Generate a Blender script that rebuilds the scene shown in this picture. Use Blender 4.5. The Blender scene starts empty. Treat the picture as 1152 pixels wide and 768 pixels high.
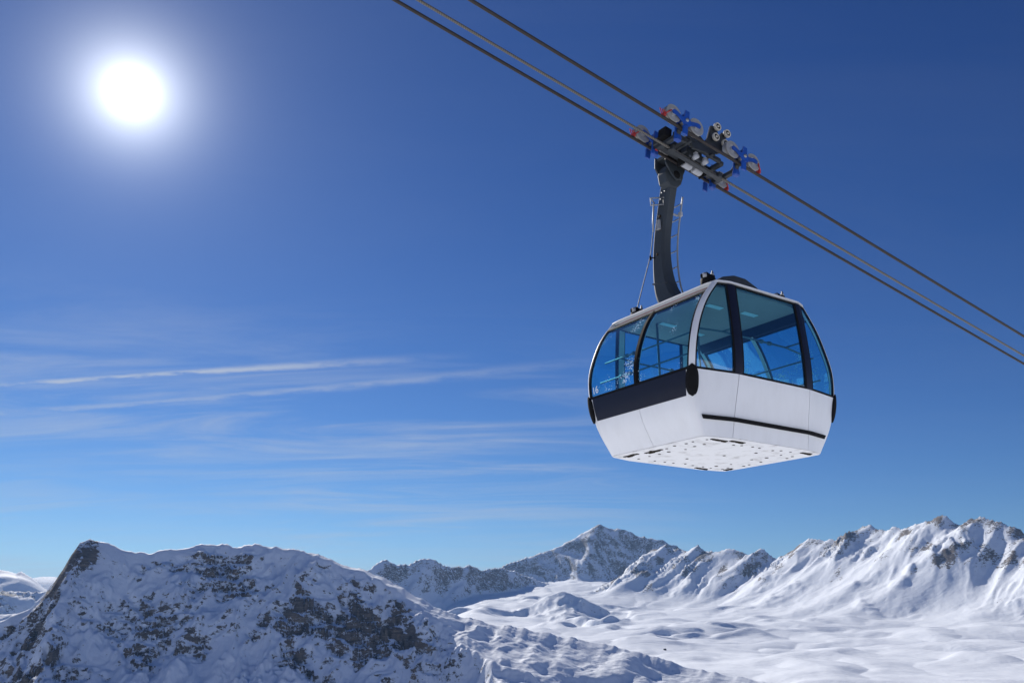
import bpy, math, random
import numpy as np
from mathutils import Vector, Matrix

random.seed(7)
R = math.radians
sc = bpy.context.scene
col = sc.collection

# ------------------------------------------------------------------ camera
FPX, PITCH = 931.93, 18.016            # focal length in photo pixels (1152 wide), upward tilt
EYE = 1.7
cam_d = bpy.data.cameras.new('camera')
cam = bpy.data.objects.new('camera', cam_d)
col.objects.link(cam)
cam.location = (0, 0, EYE)
cam.rotation_euler = (R(90 + PITCH), 0, 0)
cam_d.sensor_width = 36
cam_d.lens = 36 * FPX / 1152
cam_d.clip_start = 0.1
cam_d.clip_end = 120000
sc.camera = cam

SUN_AZ, SUN_EL = -28.16, 31.44          # degrees, azimuth measured from +Y towards +X
SUN = Vector((math.sin(R(SUN_AZ)) * math.cos(R(SUN_EL)), math.cos(R(SUN_AZ)) * math.cos(R(SUN_EL)), math.sin(R(SUN_EL))))

# ------------------------------------------------------------------ sky
world = bpy.data.worlds.new('World')
sc.world = world
world.use_nodes = True
nt = world.node_tree
N, LK = nt.nodes, nt.links
N.clear()


def W(kind, **kw):
    n = N.new(kind)
    for k, v in kw.items():
        setattr(n, k, v)
    return n


def wmath(op, a, b=None, c=None, clamp=False):
    n = N.new('ShaderNodeMath')
    n.operation = op
    n.use_clamp = clamp
    for i, v in enumerate((a, b, c)):
        if v is None:
            continue
        if isinstance(v, (int, float)):
            n.inputs[i].default_value = v
        else:
            LK.new(v, n.inputs[i])
    return n.outputs[0]


SKY = 0.052
tc = W('ShaderNodeTexCoord')
sky = W('ShaderNodeTexSky', sky_type='NISHITA')
sky.sun_disc = False
sky.sun_elevation = R(SUN_EL)
sky.sun_rotation = R(SUN_AZ)
sky.altitude = 2600
sky.air_density = 1.15
sky.dust_density = 0.15
sky.ozone_density = 1.6
sep = W('ShaderNodeSeparateXYZ')
LK.new(tc.outputs['Generated'], sep.inputs[0])
dx, dy, dz = sep.outputs
# cirrus veil on a plane high above: direction / height
inv = wmath('DIVIDE', 1.0, wmath('ADD', wmath('MAXIMUM', dz, 0.0), 0.10))
comb = W('ShaderNodeCombineXYZ')
LK.new(wmath('MULTIPLY', dx, inv), comb.inputs[0])
LK.new(wmath('MULTIPLY', dy, inv), comb.inputs[1])
mp = W('ShaderNodeMapping')
mp.inputs['Rotation'].default_value = (0, 0, R(-14))
mp.inputs['Scale'].default_value = (0.55, 2.0, 1)
LK.new(comb.outputs[0], mp.inputs[0])
n1 = W('ShaderNodeTexNoise')
n1.inputs['Scale'].default_value = 1.35
n1.inputs['Detail'].default_value = 12
n1.inputs['Roughness'].default_value = 0.64
n1.inputs['Distortion'].default_value = 0.9
LK.new(mp.outputs[0], n1.inputs[0])
mp2 = W('ShaderNodeMapping')
mp2.inputs['Location'].default_value = (3.1, 1.7, 0)
mp2.inputs['Scale'].default_value = (0.3, 0.35, 1)
LK.new(comb.outputs[0], mp2.inputs[0])
n2 = W('ShaderNodeTexNoise')
n2.inputs['Scale'].default_value = 1.0
n2.inputs['Detail'].default_value = 3
LK.new(mp2.outputs[0], n2.inputs[0])


def wramp(v, a, b):
    n = W('ShaderNodeMapRange')
    n.interpolation_type = 'SMOOTHSTEP'
    LK.new(v, n.inputs[0])
    n.inputs[1].default_value = a
    n.inputs[2].default_value = b
    return n.outputs[0]


veil = wmath('MULTIPLY', wramp(n1.outputs[0], 0.38, 0.74), wramp(n2.outputs[0], 0.18, 0.52))
bank = wmath('MULTIPLY', wramp(dz, 0.36, 0.20), wramp(dx, 0.30, -0.05))
veil = wmath('MULTIPLY', veil, wmath('ADD', wmath('MULTIPLY', bank, 0.50), 0.015))
# two drifting contrails: straight lines in the sky, seen on the plane x/y , z/y
ysafe = wmath('MAXIMUM', dy, 0.05)
gx = wmath('DIVIDE', dx, ysafe)
gz = wmath('DIVIDE', dz, ysafe)
front = wmath('GREATER_THAN', dy, 0.05)
wn = W('ShaderNodeTexNoise')
wn.inputs['Scale'].default_value = 13
wn.inputs['Detail'].default_value = 6
wn.inputs['Roughness'].default_value = 0.65
cw = W('ShaderNodeCombineXYZ')
LK.new(wmath('MULTIPLY', gx, 1.2), cw.inputs[0])
LK.new(wmath('MULTIPLY', gz, 6.0), cw.inputs[1])
LK.new(cw.outputs[0], wn.inputs[0])
wob = wmath('SUBTRACT', wn.outputs[0], 0.5)


def contrail(x0, z0, x1, z1, width, bend, fade_a, fade_b, strength):
    m = (z1 - z0) / (x1 - x0)
    t = wmath('DIVIDE', wmath('SUBTRACT', gx, x0), x1 - x0)
    line = wmath('ADD', wmath('MULTIPLY', wmath('SUBTRACT', gx, x0), m), z0)
    line = wmath('ADD', line, wmath('MULTIPLY', wmath('MULTIPLY', t, wmath('SUBTRACT', 1.0, t)), bend))
    d = wmath('ABSOLUTE', wmath('ADD', wmath('SUBTRACT', gz, line), wmath('MULTIPLY', wob, width * 2.8)))
    wv = wmath('MULTIPLY', wmath('ADD', wmath('MULTIPLY', wmath('ABSOLUTE', wmath('SUBTRACT', t, 0.25)), 1.2), 0.6), width)
    core = wmath('POWER', 2.718, wmath('MULTIPLY', wmath('POWER', wmath('DIVIDE', d, wv), 2.0), -1.0))
    win = wmath('MULTIPLY', wramp(t, fade_a - 0.12, fade_a + 0.1), wramp(t, fade_b, fade_b - 0.55))
    tex = wramp(wn.outputs[0], 0.22, 0.60)
    return wmath('MULTIPLY', wmath('MULTIPLY', core, win), wmath('MULTIPLY', tex, strength))


def pix(x, y):
    c, s = math.cos(R(PITCH)), math.sin(R(PITCH))
    X, Y = (x - 576) / FPX, (384 - y) / FPX
    return Vector((X, c - Y * s, s + Y * c)).normalized()


def gno(x, y):
    d = pix(x, y)
    return d.x / d.y, d.z / d.y


a0, a1 = gno(-40, 436), gno(560, 399)
b0, b1 = gno(-60, 468), gno(690, 403)
tr = wmath('MAXIMUM', contrail(*a0, *a1, 0.0042, 0.010, 0.06, 1.0, 0.78),
           contrail(*b0, *b1, 0.0046, -0.020, -0.2, 1.1, 0.40))
tr = wmath('MULTIPLY', tr, front)
# small wisps low over the left ridge
cloud = wmath('MAXIMUM', veil, tr, clamp=True)
mixc = W('ShaderNodeMix', data_type='RGBA')
LK.new(cloud, mixc.inputs['Factor'])
# deep, clear high-altitude blue: the same contrast curve over the whole sky
sp = W('ShaderNodeSeparateColor')
LK.new(sky.outputs[0], sp.inputs[0])
cb_ = W('ShaderNodeCombineColor')
for i, (k, g) in enumerate(((1.10, 1.58), (1.20, 1.42), (1.36, 1.21))):
    LK.new(wmath('MULTIPLY', wmath('POWER', wmath('MULTIPLY', sp.outputs[i], SKY), g), k / SKY), cb_.inputs[i])
LK.new(cb_.outputs[0], mixc.inputs['A'])
mixc.inputs['B'].default_value = (7.6, 8.3, 9.4, 1)
# the sun itself and its aureole
vd = W('ShaderNodeVectorMath', operation='DOT_PRODUCT')
vn = W('ShaderNodeVectorMath', operation='NORMALIZE')
LK.new(tc.outputs['Generated'], vn.inputs[0])
LK.new(vn.outputs[0], vd.inputs[0])
vd.inputs[1].default_value = SUN
ang = wmath('ARCCOSINE', wmath('MINIMUM', vd.outputs['Value'], 0.9999999))
deg = wmath('MULTIPLY', ang, 57.2958)
g1 = wmath('MULTIPLY', wmath('POWER', 2.718, wmath('MULTIPLY', wmath('POWER', wmath('DIVIDE', deg, 0.7), 2.0), -1.0)), 200.0)
g2 = wmath('MULTIPLY', wmath('POWER', 2.718, wmath('MULTIPLY', deg, -1.0 / 1.6)), 40.0)
g3 = wmath('MULTIPLY', wmath('POWER', 2.718, wmath('MULTIPLY', deg, -1.0 / 9.0)), 2.0)
glow = wmath('ADD', wmath('ADD', g1, g2), g3)
gc = W('ShaderNodeVectorMath', operation='SCALE')
gc.inputs[0].default_value = (0.94, 0.97, 1.0)
LK.new(glow, gc.inputs['Scale'])
add = W('ShaderNodeVectorMath', operation='ADD')
LK.new(mixc.outputs['Result'], add.inputs[0])
LK.new(gc.outputs[0], add.inputs[1])
bg = W('ShaderNodeBackground')
bg.inputs['Strength'].default_value = SKY
LK.new(add.outputs[0], bg.inputs[0])
wo = W('ShaderNodeOutputWorld')
LK.new(bg.outputs[0], wo.inputs[0])

# ------------------------------------------------------------------ sun lamp and exposure
sl = bpy.data.lights.new('sun', 'SUN')
sl.energy = 4.2
sl.angle = R(0.53)
sl.color = (1.0, 0.94, 0.85)
so = bpy.data.objects.new('sun', sl)
col.objects.link(so)
so.rotation_euler = (-SUN).to_track_quat('-Z', 'Y').to_euler()
so.location = SUN * 200
sc.view_settings.view_transform = 'Standard'
sc.view_settings.look = 'None'
sc.view_settings.exposure = 0.36
sc.view_settings.gamma = 1
sc.view_settings.use_curve_mapping = False

# ------------------------------------------------------------------ helpers


def tag(o, label=None, cat=None, group=None, kind=None):
    if label: o['label'] = label
    if cat: o['category'] = cat
    if group: o['group'] = group
    if kind: o['kind'] = kind
    return o


def empty(name, mat4, label, cat, group=None):
    o = bpy.data.objects.new(name, None)
    col.objects.link(o)
    o.matrix_world = mat4
    o.empty_display_size = 0.3
    return tag(o, label, cat, group)


class MB:
    """collects shapes, builds ONE mesh object"""

    def __init__(self):
        self.v, self.f, self.s = [], [], []

    def add(self, vs, fs, smooth=False):
        b = len(self.v)
        self.v += [tuple(p) for p in vs]
        self.f += [tuple(i + b for i in f) for f in fs]
        self.s += [smooth] * len(fs)
        return self

    def box(self, c, size, rot=None, bev=0.0):
        hx, hy, hz = (s / 2 for s in size)
        bv = min(bev, hx * .45, hy * .45, hz * .45)
        M = rot or Matrix()
        c = Vector(c)
        if bv <= 0:
            vs = [c + M @ Vector((x * hx, y * hy, z * hz)) for z in (-1, 1) for y in (-1, 1) for x in (-1, 1)]
            fs = [(0, 2, 3, 1), (4, 5, 7, 6), (0, 1, 5, 4), (2, 6, 7, 3), (0, 4, 6, 2), (1, 3, 7, 5)]
            return self.add(vs, fs)
        vs = []
        ix = {}
        for x in (-1, 1):
            for y in (-1, 1):
                for z in (-1, 1):
                    for ax in range(3):
                        p = [x * (hx - bv), y * (hy - bv), z * (hz - bv)]
                        p[ax] = (x, y, z)[ax] * (hx, hy, hz)[ax]
                        ix[x, y, z, ax] = len(vs)
                        vs.append(c + M @ Vector(p))
        fs = []
        for sgn in (-1, 1):
            q = [(sgn, -1, -1), (sgn, 1, -1), (sgn, 1, 1), (sgn, -1, 1)]
            f = [ix[a, b, d, 0] for a, b, d in q]
            fs.append(f if sgn > 0 else f[::-1])
            q = [(-1, sgn, -1), (-1, sgn, 1), (1, sgn, 1), (1, sgn, -1)]
            f = [ix[a, b, d, 1] for a, b, d in q]
            fs.append(f if sgn > 0 else f[::-1])
            q = [(-1, -1, sgn), (1, -1, sgn), (1, 1, sgn), (-1, 1, sgn)]
            f = [ix[a, b, d, 2] for a, b, d in q]
            fs.append(f if sgn > 0 else f[::-1])
        for a in (-1, 1):
            for b in (-1, 1):
                f = [ix[a, b, -1, 0], ix[a, b, 1, 0], ix[a, b, 1, 1], ix[a, b, -1, 1]]
                fs.append(f[::-1] if a * b > 0 else f)
                f = [ix[a, -1, b, 0], ix[a, 1, b, 0], ix[a, 1, b, 2], ix[a, -1, b, 2]]
                fs.append(f if a * b > 0 else f[::-1])
                f = [ix[-1, a, b, 1], ix[1, a, b, 1], ix[1, a, b, 2], ix[-1, a, b, 2]]
                fs.append(f[::-1] if a * b > 0 else f)
        for x in (-1, 1):
            for y in (-1, 1):
                for z in (-1, 1):
                    f = [ix[x, y, z, 0], ix[x, y, z, 1], ix[x, y, z, 2]]
                    fs.append(f if x * y * z > 0 else f[::-1])
        return self.add(vs, fs)

    def tube(self, pts, r, n=10, cap=True):
        pts = [Vector(p) for p in pts]
        rs = r if isinstance(r, (list, tuple)) else [r] * len(pts)
        vs, fs = [], []
        t0 = (pts[1] - pts[0]).normalized()
        ref = Vector((0, 0, 1)) if abs(t0.z) < .9 else Vector((1, 0, 0))
        nx = t0.cross(ref).normalized()
        for i, p in enumerate(pts):
            t = (pts[min(i + 1, len(pts) - 1)] - pts[max(i - 1, 0)]).normalized()
            nx = (nx - t * nx.dot(t)).normalized()
            ny = t.cross(nx)
            for k in range(n):
                a = 2 * math.pi * k / n
                vs.append(p + (nx * math.cos(a) + ny * math.sin(a)) * rs[i])
        for i in range(len(pts) - 1):
            for k in range(n):
                fs.append((i * n + k, i * n + (k + 1) % n, (i + 1) * n + (k + 1) % n, (i + 1) * n + k))
        self.add(vs, fs, True)
        if cap:
            b = len(self.v) - len(vs)
            self.f.append(tuple(b + k for k in range(n))[::-1]); self.s.append(False)
            self.f.append(tuple(b + (len(pts) - 1) * n + k for k in range(n))); self.s.append(False)
        return self

    def lathe(self, prof, c, axis, n=24):
        """prof: (radius, height) pairs along axis, closed loop if first==last"""
        ax = Vector(axis).normalized()
        ref = Vector((0, 0, 1)) if abs(ax.z) < .9 else Vector((1, 0, 0))
        e1 = ax.cross(ref).normalized(); e2 = ax.cross(e1)
        c = Vector(c)
        vs, fs = [], []
        for rr, h in prof:
            for k in range(n):
                a = 2 * math.pi * k / n
                vs.append(c + ax * h + (e1 * math.cos(a) + e2 * math.sin(a)) * rr)
        for i in range(len(prof) - 1):
            for k in range(n):
                fs.append((i * n + k, i * n + (k + 1) % n, (i + 1) * n + (k + 1) % n, (i + 1) * n + k))
        return self.add(vs, fs, True)

    def prism(self, poly, o, ex, ey, th):
        """2-D polygon (a,b) laid on axes ex, ey about o, thickness th centred"""
        o, ex, ey = Vector(o), Vector(ex), Vector(ey)
        nz = ex.cross(ey).normalized()
        n = len(poly)
        vs = [o + ex * a + ey * b - nz * th / 2 for a, b in poly] + [o + ex * a + ey * b + nz * th / 2 for a, b in poly]
        fs = [tuple(range(n))[::-1], tuple(range(n, 2 * n))]
        fs += [(k, (k + 1) % n, n + (k + 1) % n, n + k) for k in range(n)]
        return self.add(vs, fs)

    def build(self, name, mat, parent=None, bevel=0.0):
        me = bpy.data.meshes.new(name)
        me.from_pydata(self.v, [], self.f)
        me.polygons.foreach_set('use_smooth', self.s)
        me.materials.append(mat)
        me.validate()
        o = bpy.data.objects.new(name, me)
        col.objects.link(o)
        if parent:
            o.parent = parent
        if bevel:
            m = o.modifiers.new('bevel', 'BEVEL')
            m.width = bevel; m.segments = 2; m.limit_method = 'ANGLE'; m.angle_limit = R(40)
        return o


# ------------------------------------------------------------------ materials


def material(name):
    m = bpy.data.materials.new(name)
    m.use_nodes = True
    t = m.node_tree
    return m, t, t.nodes, t.links, t.nodes['Principled BSDF']


def paint(name, colour, rough=0.35, metal=0.0, grime=0.12, scale=6.0, bump=0.0, coat=0.0, grime_col=None, spec=0.5, stretch=(1, 1, 1), lo=0.42, hi=0.78):
    m, t, nn, ll, p = material(name)
    tc_ = nn.new('ShaderNodeTexCoord')
    a = nn.new('ShaderNodeTexNoise'); a.inputs['Scale'].default_value = scale; a.inputs['Detail'].default_value = 8
    a.inputs['Roughness'].default_value = 0.65
    ms_ = nn.new('ShaderNodeMapping'); ms_.inputs['Scale'].default_value = stretch
    ll.new(tc_.outputs['Object'], ms_.inputs[0]); ll.new(ms_.outputs[0], a.inputs[0])
    r = nn.new('ShaderNodeMapRange'); r.inputs[1].default_value = lo; r.inputs[2].default_value = hi
    ll.new(a.outputs[0], r.inputs[0])
    mx = nn.new('ShaderNodeMix'); mx.data_type = 'RGBA'
    k = nn.new('ShaderNodeMath'); k.operation = 'MULTIPLY'; k.inputs[1].default_value = grime
    ll.new(r.outputs[0], k.inputs[0]); ll.new(k.outputs[0], mx.inputs['Factor'])
    mx.inputs['A'].default_value = (*colour, 1)
    g = grime_col or tuple(c * 0.45 for c in colour)
    mx.inputs['B'].default_value = (*g, 1)
    ll.new(mx.outputs['Result'], p.inputs['Base Color'])
    rr = nn.new('ShaderNodeMapRange'); rr.inputs[3].default_value = rough * 0.8; rr.inputs[4].default_value = min(1, rough * 1.35)
    ll.new(a.outputs[0], rr.inputs[0]); ll.new(rr.outputs[0], p.inputs['Roughness'])
    p.inputs['Metallic'].default_value = metal
    p.inputs['Coat Weight'].default_value = coat
    p.inputs['Specular IOR Level'].default_value = spec
    if bump:
        b = nn.new('ShaderNodeBump'); b.inputs['Strength'].default_value = bump; b.inputs['Distance'].default_value = 0.004
        ll.new(a.outputs[0], b.inputs['Height']); ll.new(b.outputs[0], p.inputs['Normal'])
    return m


M = {}
M['white'] = paint('white_paint', (0.80, 0.80, 0.80), 0.32, grime=0.16, scale=5, coat=0.2, grime_col=(0.50, 0.48, 0.45), stretch=(1, 1, .22), lo=0.45, hi=0.75)
M['floor_white'] = paint('underfloor_paint', (0.74, 0.74, 0.74), 0.5, grime=0.75, scale=3.5, grime_col=(0.30, 0.28, 0.26), lo=0.52, hi=0.74)
M['navy'] = paint('navy_panel', (0.010, 0.012, 0.026), 0.3, grime=0.3, spec=0.22)
M['black'] = paint('black_rubber', (0.012, 0.012, 0.013), 0.7, grime=0.4, scale=14, spec=0.08)
M['darkgrey'] = paint('dark_grey_paint', (0.036, 0.041, 0.047), 0.45, spec=0.3, grime=0.5, scale=5, bump=0.1)
M['hanger'] = paint('hanger_paint', (0.038, 0.047, 0.056), 0.5, spec=0.3, grime=0.35, scale=3, bump=0.1)
M['steel'] = paint('galvanised_steel', (0.34, 0.35, 0.36), 0.5, metal=0.6, grime=0.3, scale=18)
M['light'] = paint('pale_grey_housing', (0.40, 0.41, 0.43), 0.4, grime=0.3, scale=12)
M['blue'] = paint('blue_bogie_paint', (0.008, 0.070, 0.36), 0.42, grime=0.5, scale=9, grime_col=(0.02, 0.025, 0.05))
M['red'] = paint('red_scraper', (0.42, 0.025, 0.02), 0.5, grime=0.35, scale=20)
M['tyre'] = paint('pale_tyre_liner', (0.36, 0.35, 0.33), 0.42, metal=0.3, grime=0.4, scale=6)
M['cream'] = paint('cream_roller', (0.52, 0.48, 0.40), 0.5, grime=0.35, scale=9)
M['inner'] = paint('interior_lining', (0.62, 0.64, 0.65), 0.55, grime=0.15, scale=4)
M['ceiling'] = paint('ceiling_panel', (0.46, 0.30, 0.26), 0.6, grime=0.15, scale=4)
M['rail'] = paint('brushed_rail', (0.13, 0.135, 0.14), 0.55, metal=0.3, grime=0.2, scale=25)
M['rust'] = paint('grimy_hole', (0.035, 0.028, 0.022), 0.9, grime=0.6, scale=40, spec=0.05)
M['wood'] = paint('weathered_timber', (0.10, 0.065, 0.04), 0.8, grime=0.6, scale=2)
M['marking'] = paint('white_marking', (0.80, 0.80, 0.80), 0.5, grime=0.1)


def rope_mat(name, colour, pitch, rough, tcol):
    """stranded wire: diagonal lay running round the rope (object x = rope axis)"""
    m, t, nn, ll, p = material(name)
    tc_ = nn.new('ShaderNodeTexCoord')
    mp_ = nn.new('ShaderNodeMapping')
    mp_.inputs['Rotation'].default_value = (0, 0, R(28))
    ll.new(tc_.outputs['Object'], mp_.inputs[0])
    w = nn.new('ShaderNodeTexWave'); w.inputs['Scale'].default_value = pitch; w.inputs['Distortion'].default_value = 0.3
    ll.new(mp_.outputs[0], w.inputs[0])
    mx = nn.new('ShaderNodeMix'); mx.data_type = 'RGBA'
    mx.inputs['A'].default_value = (*tcol, 1); mx.inputs['B'].default_value = (*colour, 1)
    ll.new(w.outputs[1], mx.inputs['Factor']); ll.new(mx.outputs['Result'], p.inputs['Base Color'])
    p.inputs['Roughness'].default_value = rough; p.inputs['Metallic'].default_value = 0.5
    b = nn.new('ShaderNodeBump'); b.inputs['Distance'].default_value = 0.006; b.inputs['Strength'].default_value = 0.7
    ll.new(w.outputs[1], b.inputs['Height']); ll.new(b.outputs[0], p.inputs['Normal'])
    return m


M['track'] = paint('track_rope_steel', (0.034, 0.028, 0.026), 0.55, grime=0.2, scale=3, spec=0.3)
M['haul'] = rope_mat('haul_rope_steel', (0.17, 0.155, 0.13), 9, 0.55, (0.10, 0.092, 0.08))


def glass_mat(name, tint, specks):
    m, t, nn, ll, p = material(name)
    nn.remove(p)
    out = nn['Material Output']
    tr_ = nn.new('ShaderNodeBsdfTransparent'); tr_.inputs[0].default_value = (*tint, 1)
    gl = nn.new('ShaderNodeBsdfGlossy'); gl.inputs['Roughness'].default_value = 0.03
    gl.inputs['Color'].default_value = (0.9, 0.95, 1, 1)
    lw = nn.new('ShaderNodeLayerWeight'); lw.inputs['Blend'].default_value = 0.5
    m1 = nn.new('ShaderNodeMixShader')
    pw = nn.new('ShaderNodeMath'); pw.operation = 'POWER'; pw.inputs[1].default_value = 4.0
    ll.new(lw.outputs['Facing'], pw.inputs[0])
    k = nn.new('ShaderNodeMath'); k.operation = 'MULTIPLY_ADD'; k.inputs[1].default_value = 0.6; k.inputs[2].default_value = 0.09
    ll.new(pw.outputs[0], k.inputs[0]); ll.new(k.outputs[0], m1.inputs[0])
    ll.new(tr_.outputs[0], m1.inputs[1]); ll.new(gl.outputs[0], m1.inputs[2])
    last = m1.outputs[0]
    if specks:     # dried droplets and frost specks on the pane
        tc_ = nn.new('ShaderNodeTexCoord')
        vo = nn.new('ShaderNodeTexVoronoi'); vo.inputs['Scale'].default_value = 30
        ll.new(tc_.outputs['Object'], vo.inputs[0])
        no = nn.new('ShaderNodeTexNoise'); no.inputs['Scale'].default_value = 2.3; no.inputs['Detail'].default_value = 4
        ll.new(tc_.outputs['Object'], no.inputs[0])
        thr = nn.new('ShaderNodeMapRange'); thr.inputs[1].default_value = 0.50; thr.inputs[2].default_value = 0.72
        thr.inputs[3].default_value = 0.0; thr.inputs[4].default_value = 0.52
        ll.new(no.outputs[0], thr.inputs[0])
        lt = nn.new('ShaderNodeMath'); lt.operation = 'LESS_THAN'
        ll.new(vo.outputs['Distance'], lt.inputs[0]); ll.new(thr.outputs[0], lt.inputs[1])
        k2 = nn.new('ShaderNodeMath'); k2.operation = 'MULTIPLY'; k2.inputs[1].default_value = 0.7
        ll.new(lt.outputs[0], k2.inputs[0])
        di = nn.new('ShaderNodeBsdfDiffuse'); di.inputs[0].default_value = (0.75, 0.85, 0.95, 1)
        m2 = nn.new('ShaderNodeMixShader')
        ll.new(k2.outputs[0], m2.inputs[0]); ll.new(last, m2.inputs[1]); ll.new(di.outputs[0], m2.inputs[2])
        last = m2.outputs[0]
    ll.new(last, out.inputs[0])
    return m


M['glass'] = glass_mat('blue_tinted_glass', (0.66, 0.92, 0.985), False)
M['door_glass'] = glass_mat('blue_tinted_door_glass', (0.62, 0.905, 0.985), True)


# ------------------------------------------------------------------ terrain: one height field, cut into named mountains


def hash2(ix, iy, seed):
    h = (ix.astype(np.int64) * 374761393 + iy.astype(np.int64) * 668265263 + seed * 1442695041) & 0xFFFFFFFF
    h = ((h ^ (h >> 13)) * 1274126177) & 0xFFFFFFFF
    return (h ^ (h >> 16)) & 0xFFFF


def perlin(x, y, seed=0):
    x0 = np.floor(x); y0 = np.floor(y)
    fx = (x - x0).astype(np.float32); fy = (y - y0).astype(np.float32)
    u = fx * fx * fx * (fx * (fx * 6 - 15) + 10); v = fy * fy * fy * (fy * (fy * 6 - 15) + 10)
    r = 0
    res = []
    for j in (0, 1):
        for i in (0, 1):
            a = hash2(x0 + i, y0 + j, seed).astype(np.float32) * (2 * math.pi / 65536)
            res.append(np.cos(a) * (fx - i) + np.sin(a) * (fy - j))
    a = res[0] + u * (res[1] - res[0]); b = res[2] + u * (res[3] - res[2])
    return (a + v * (b - a)) * 1.45


def fbm(x, y, o, seed, g=0.5):
    s = 0; a = 1.0
    for k in range(o):
        s = s + a * perlin(x * 2 ** k + 17.3 * k, y * 2 ** k - 9.1 * k, seed + k)
        a *= g
    return s


def ridged(x, y, o, seed, g=0.5):
    s = 0; a = 1.0; w = 1.0; t = 0
    for k in range(o):
        n = 1 - np.abs(perlin(x * 2.03 ** k + 5.7 * k, y * 2.03 ** k + 3.3 * k, seed + k))
        n = n * n * w
        w = np.clip(n * 1.6, 0, 1)
        s = s + a * n; t += a
        a *= g
    return s / t


def sstep(a, b, x):
    t = np.clip((x - a) / (b - a), 0, 1)
    return t * t * (3 - 2 * t)


FINE = 37.5
az_f = np.arange(-FINE, FINE + .001, 0.068)
az_c = np.arange(FINE + 1.5, 360 - FINE - .5, 1.6)
azs = np.concatenate([az_f, az_c])
nf, na = len(az_f), len(azs)
rr = np.concatenate([np.geomspace(0.4, 950, 60)[:-1], np.linspace(950, 1330, 60)[:-1], np.linspace(1330, 1900, 280)[:-1],
                     np.linspace(1900, 2500, 130)[:-1], np.geomspace(2500, 7600, 430)[:-1], np.geomspace(7600, 22000, 55)])
nr = len(rr)
AZ, RR = np.meshgrid(azs, rr)
X = RR * np.sin(np.radians(AZ)); Y = RR * np.cos(np.radians(AZ))
AZs = np.where(AZ > 180, AZ - 360, AZ)


def table(pts, px_r):
    """skyline given as photo bearings: (column, row) -> azimuth, elevation; px_r(column) -> distance in metres"""
    out = []
    for x, y in pts:
        d = pix(x, y)
        az = math.degrees(math.atan2(d.x, d.y)); el = math.atan2(d.z, math.hypot(d.x, d.y))
        r = px_r(x)
        out.append((az, r, r * math.tan(el) + EYE))
    return np.array(out)


def azof(x):
    d = pix(x, 650)
    return math.degrees(math.atan2(d.x, d.y))


def interp_x(*kv):
    xs, ys = zip(*kv)
    return lambda x: float(np.interp(x, xs, ys))


def az_interp(*kv):
    """value along the photo's columns -> array over the grid"""
    xs = [azof(x) for x, _ in kv]
    return np.interp(AZs, xs, [v for _, v in kv])


H = np.interp(RR, [0, 4, 12, 40, 120, 320, 700, 1150, 1500, 1850, 2400, 3000, 3600, 4200, 5000, 6000, 7000, 9000, 14000, 22000],
              [0, -.3, -1.6, -9, -30, -75, -140, -170, -165, -128, -112, -86, -52, -22, 52, 175, 260, 200, 40, -200])
# the valley head only climbs between the two ranges; elsewhere it stays level
side = sstep(-9, -2, AZs)
Hlow = np.interp(RR, [0, 4, 12, 40, 120, 320, 700, 1150, 1900, 3500, 6000, 22000], [0, -.3, -1.6, -9, -30, -75, -140, -175, -190, -150, -90, -200])
H = H * side + Hlow * (1 - side)
back = sstep(62, 85, np.abs(AZs))
Hback = np.interp(RR, [0, 5, 20, 60, 200, 320, 600, 1300, 3000, 22000], [0, .15, 1.0, 4.6, 23, 45, 60, -110, -200, -200])  # unseen slope behind the camera, its rise shaped to bounce sunlight onto the cabin
H = H * (1 - back) + Hback * back
far = sstep(900, 1800, RR)
ROCK = np.zeros_like(H)
LABEL = np.zeros(H.shape, np.int8)

# rolling snow in the valley
wx = fbm(X / 420, Y / 420, 3, 11); wy = fbm(X / 420 + 40, Y / 420 - 13, 3, 14)
XW = X + 120 * wx; YW = Y + 120 * wy
q = -.5 * X + .87 * Y; p_ = .87 * X + .5 * Y
roll = fbm(XW / 420, YW / 420, 2, 21, 0.4) * 17 + np.abs(fbm(XW / 260 + 9, YW / 330, 2, 31, 0.4)) * 14
lumpy = sstep(-.05, .55, fbm(X / 700 + 2, Y / 700, 2, 44)) * sstep(2600, 3400, RR) * (1 - .7 * sstep(9, 20, AZs))
hum = np.maximum(0, fbm(XW / 190 + 3, YW / 150, 2, 41, .4) - .05) * 52 * lumpy + np.maximum(0, fbm(XW / 240 + 7, YW / 300, 2, 47, .35) - .1) * 8
H = H + (roll + hum - 12) * far * (0.55 + 0.45 * sstep(1200, 2600, RR)) + fbm(X / 60, Y / 90, 2, 49, .5) * 1.0 * far + 26 * fbm(X / 760 + 5, Y / 620, 2, 53, .4) * sstep(1900, 2600, RR) * side


def smax(a, b, k):
    h = np.clip(.5 + .5 * (a - b) / k, 0, 1)
    return b + (a - b) * h + k * h * (1 - h)


def smooth1(a, n):
    k = np.hanning(2 * n + 1); k /= k.sum()
    return np.convolve(np.pad(a, n, mode='edge'), k, mode='valid')


SAZ = np.arange(-75, 75, .05)


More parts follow.
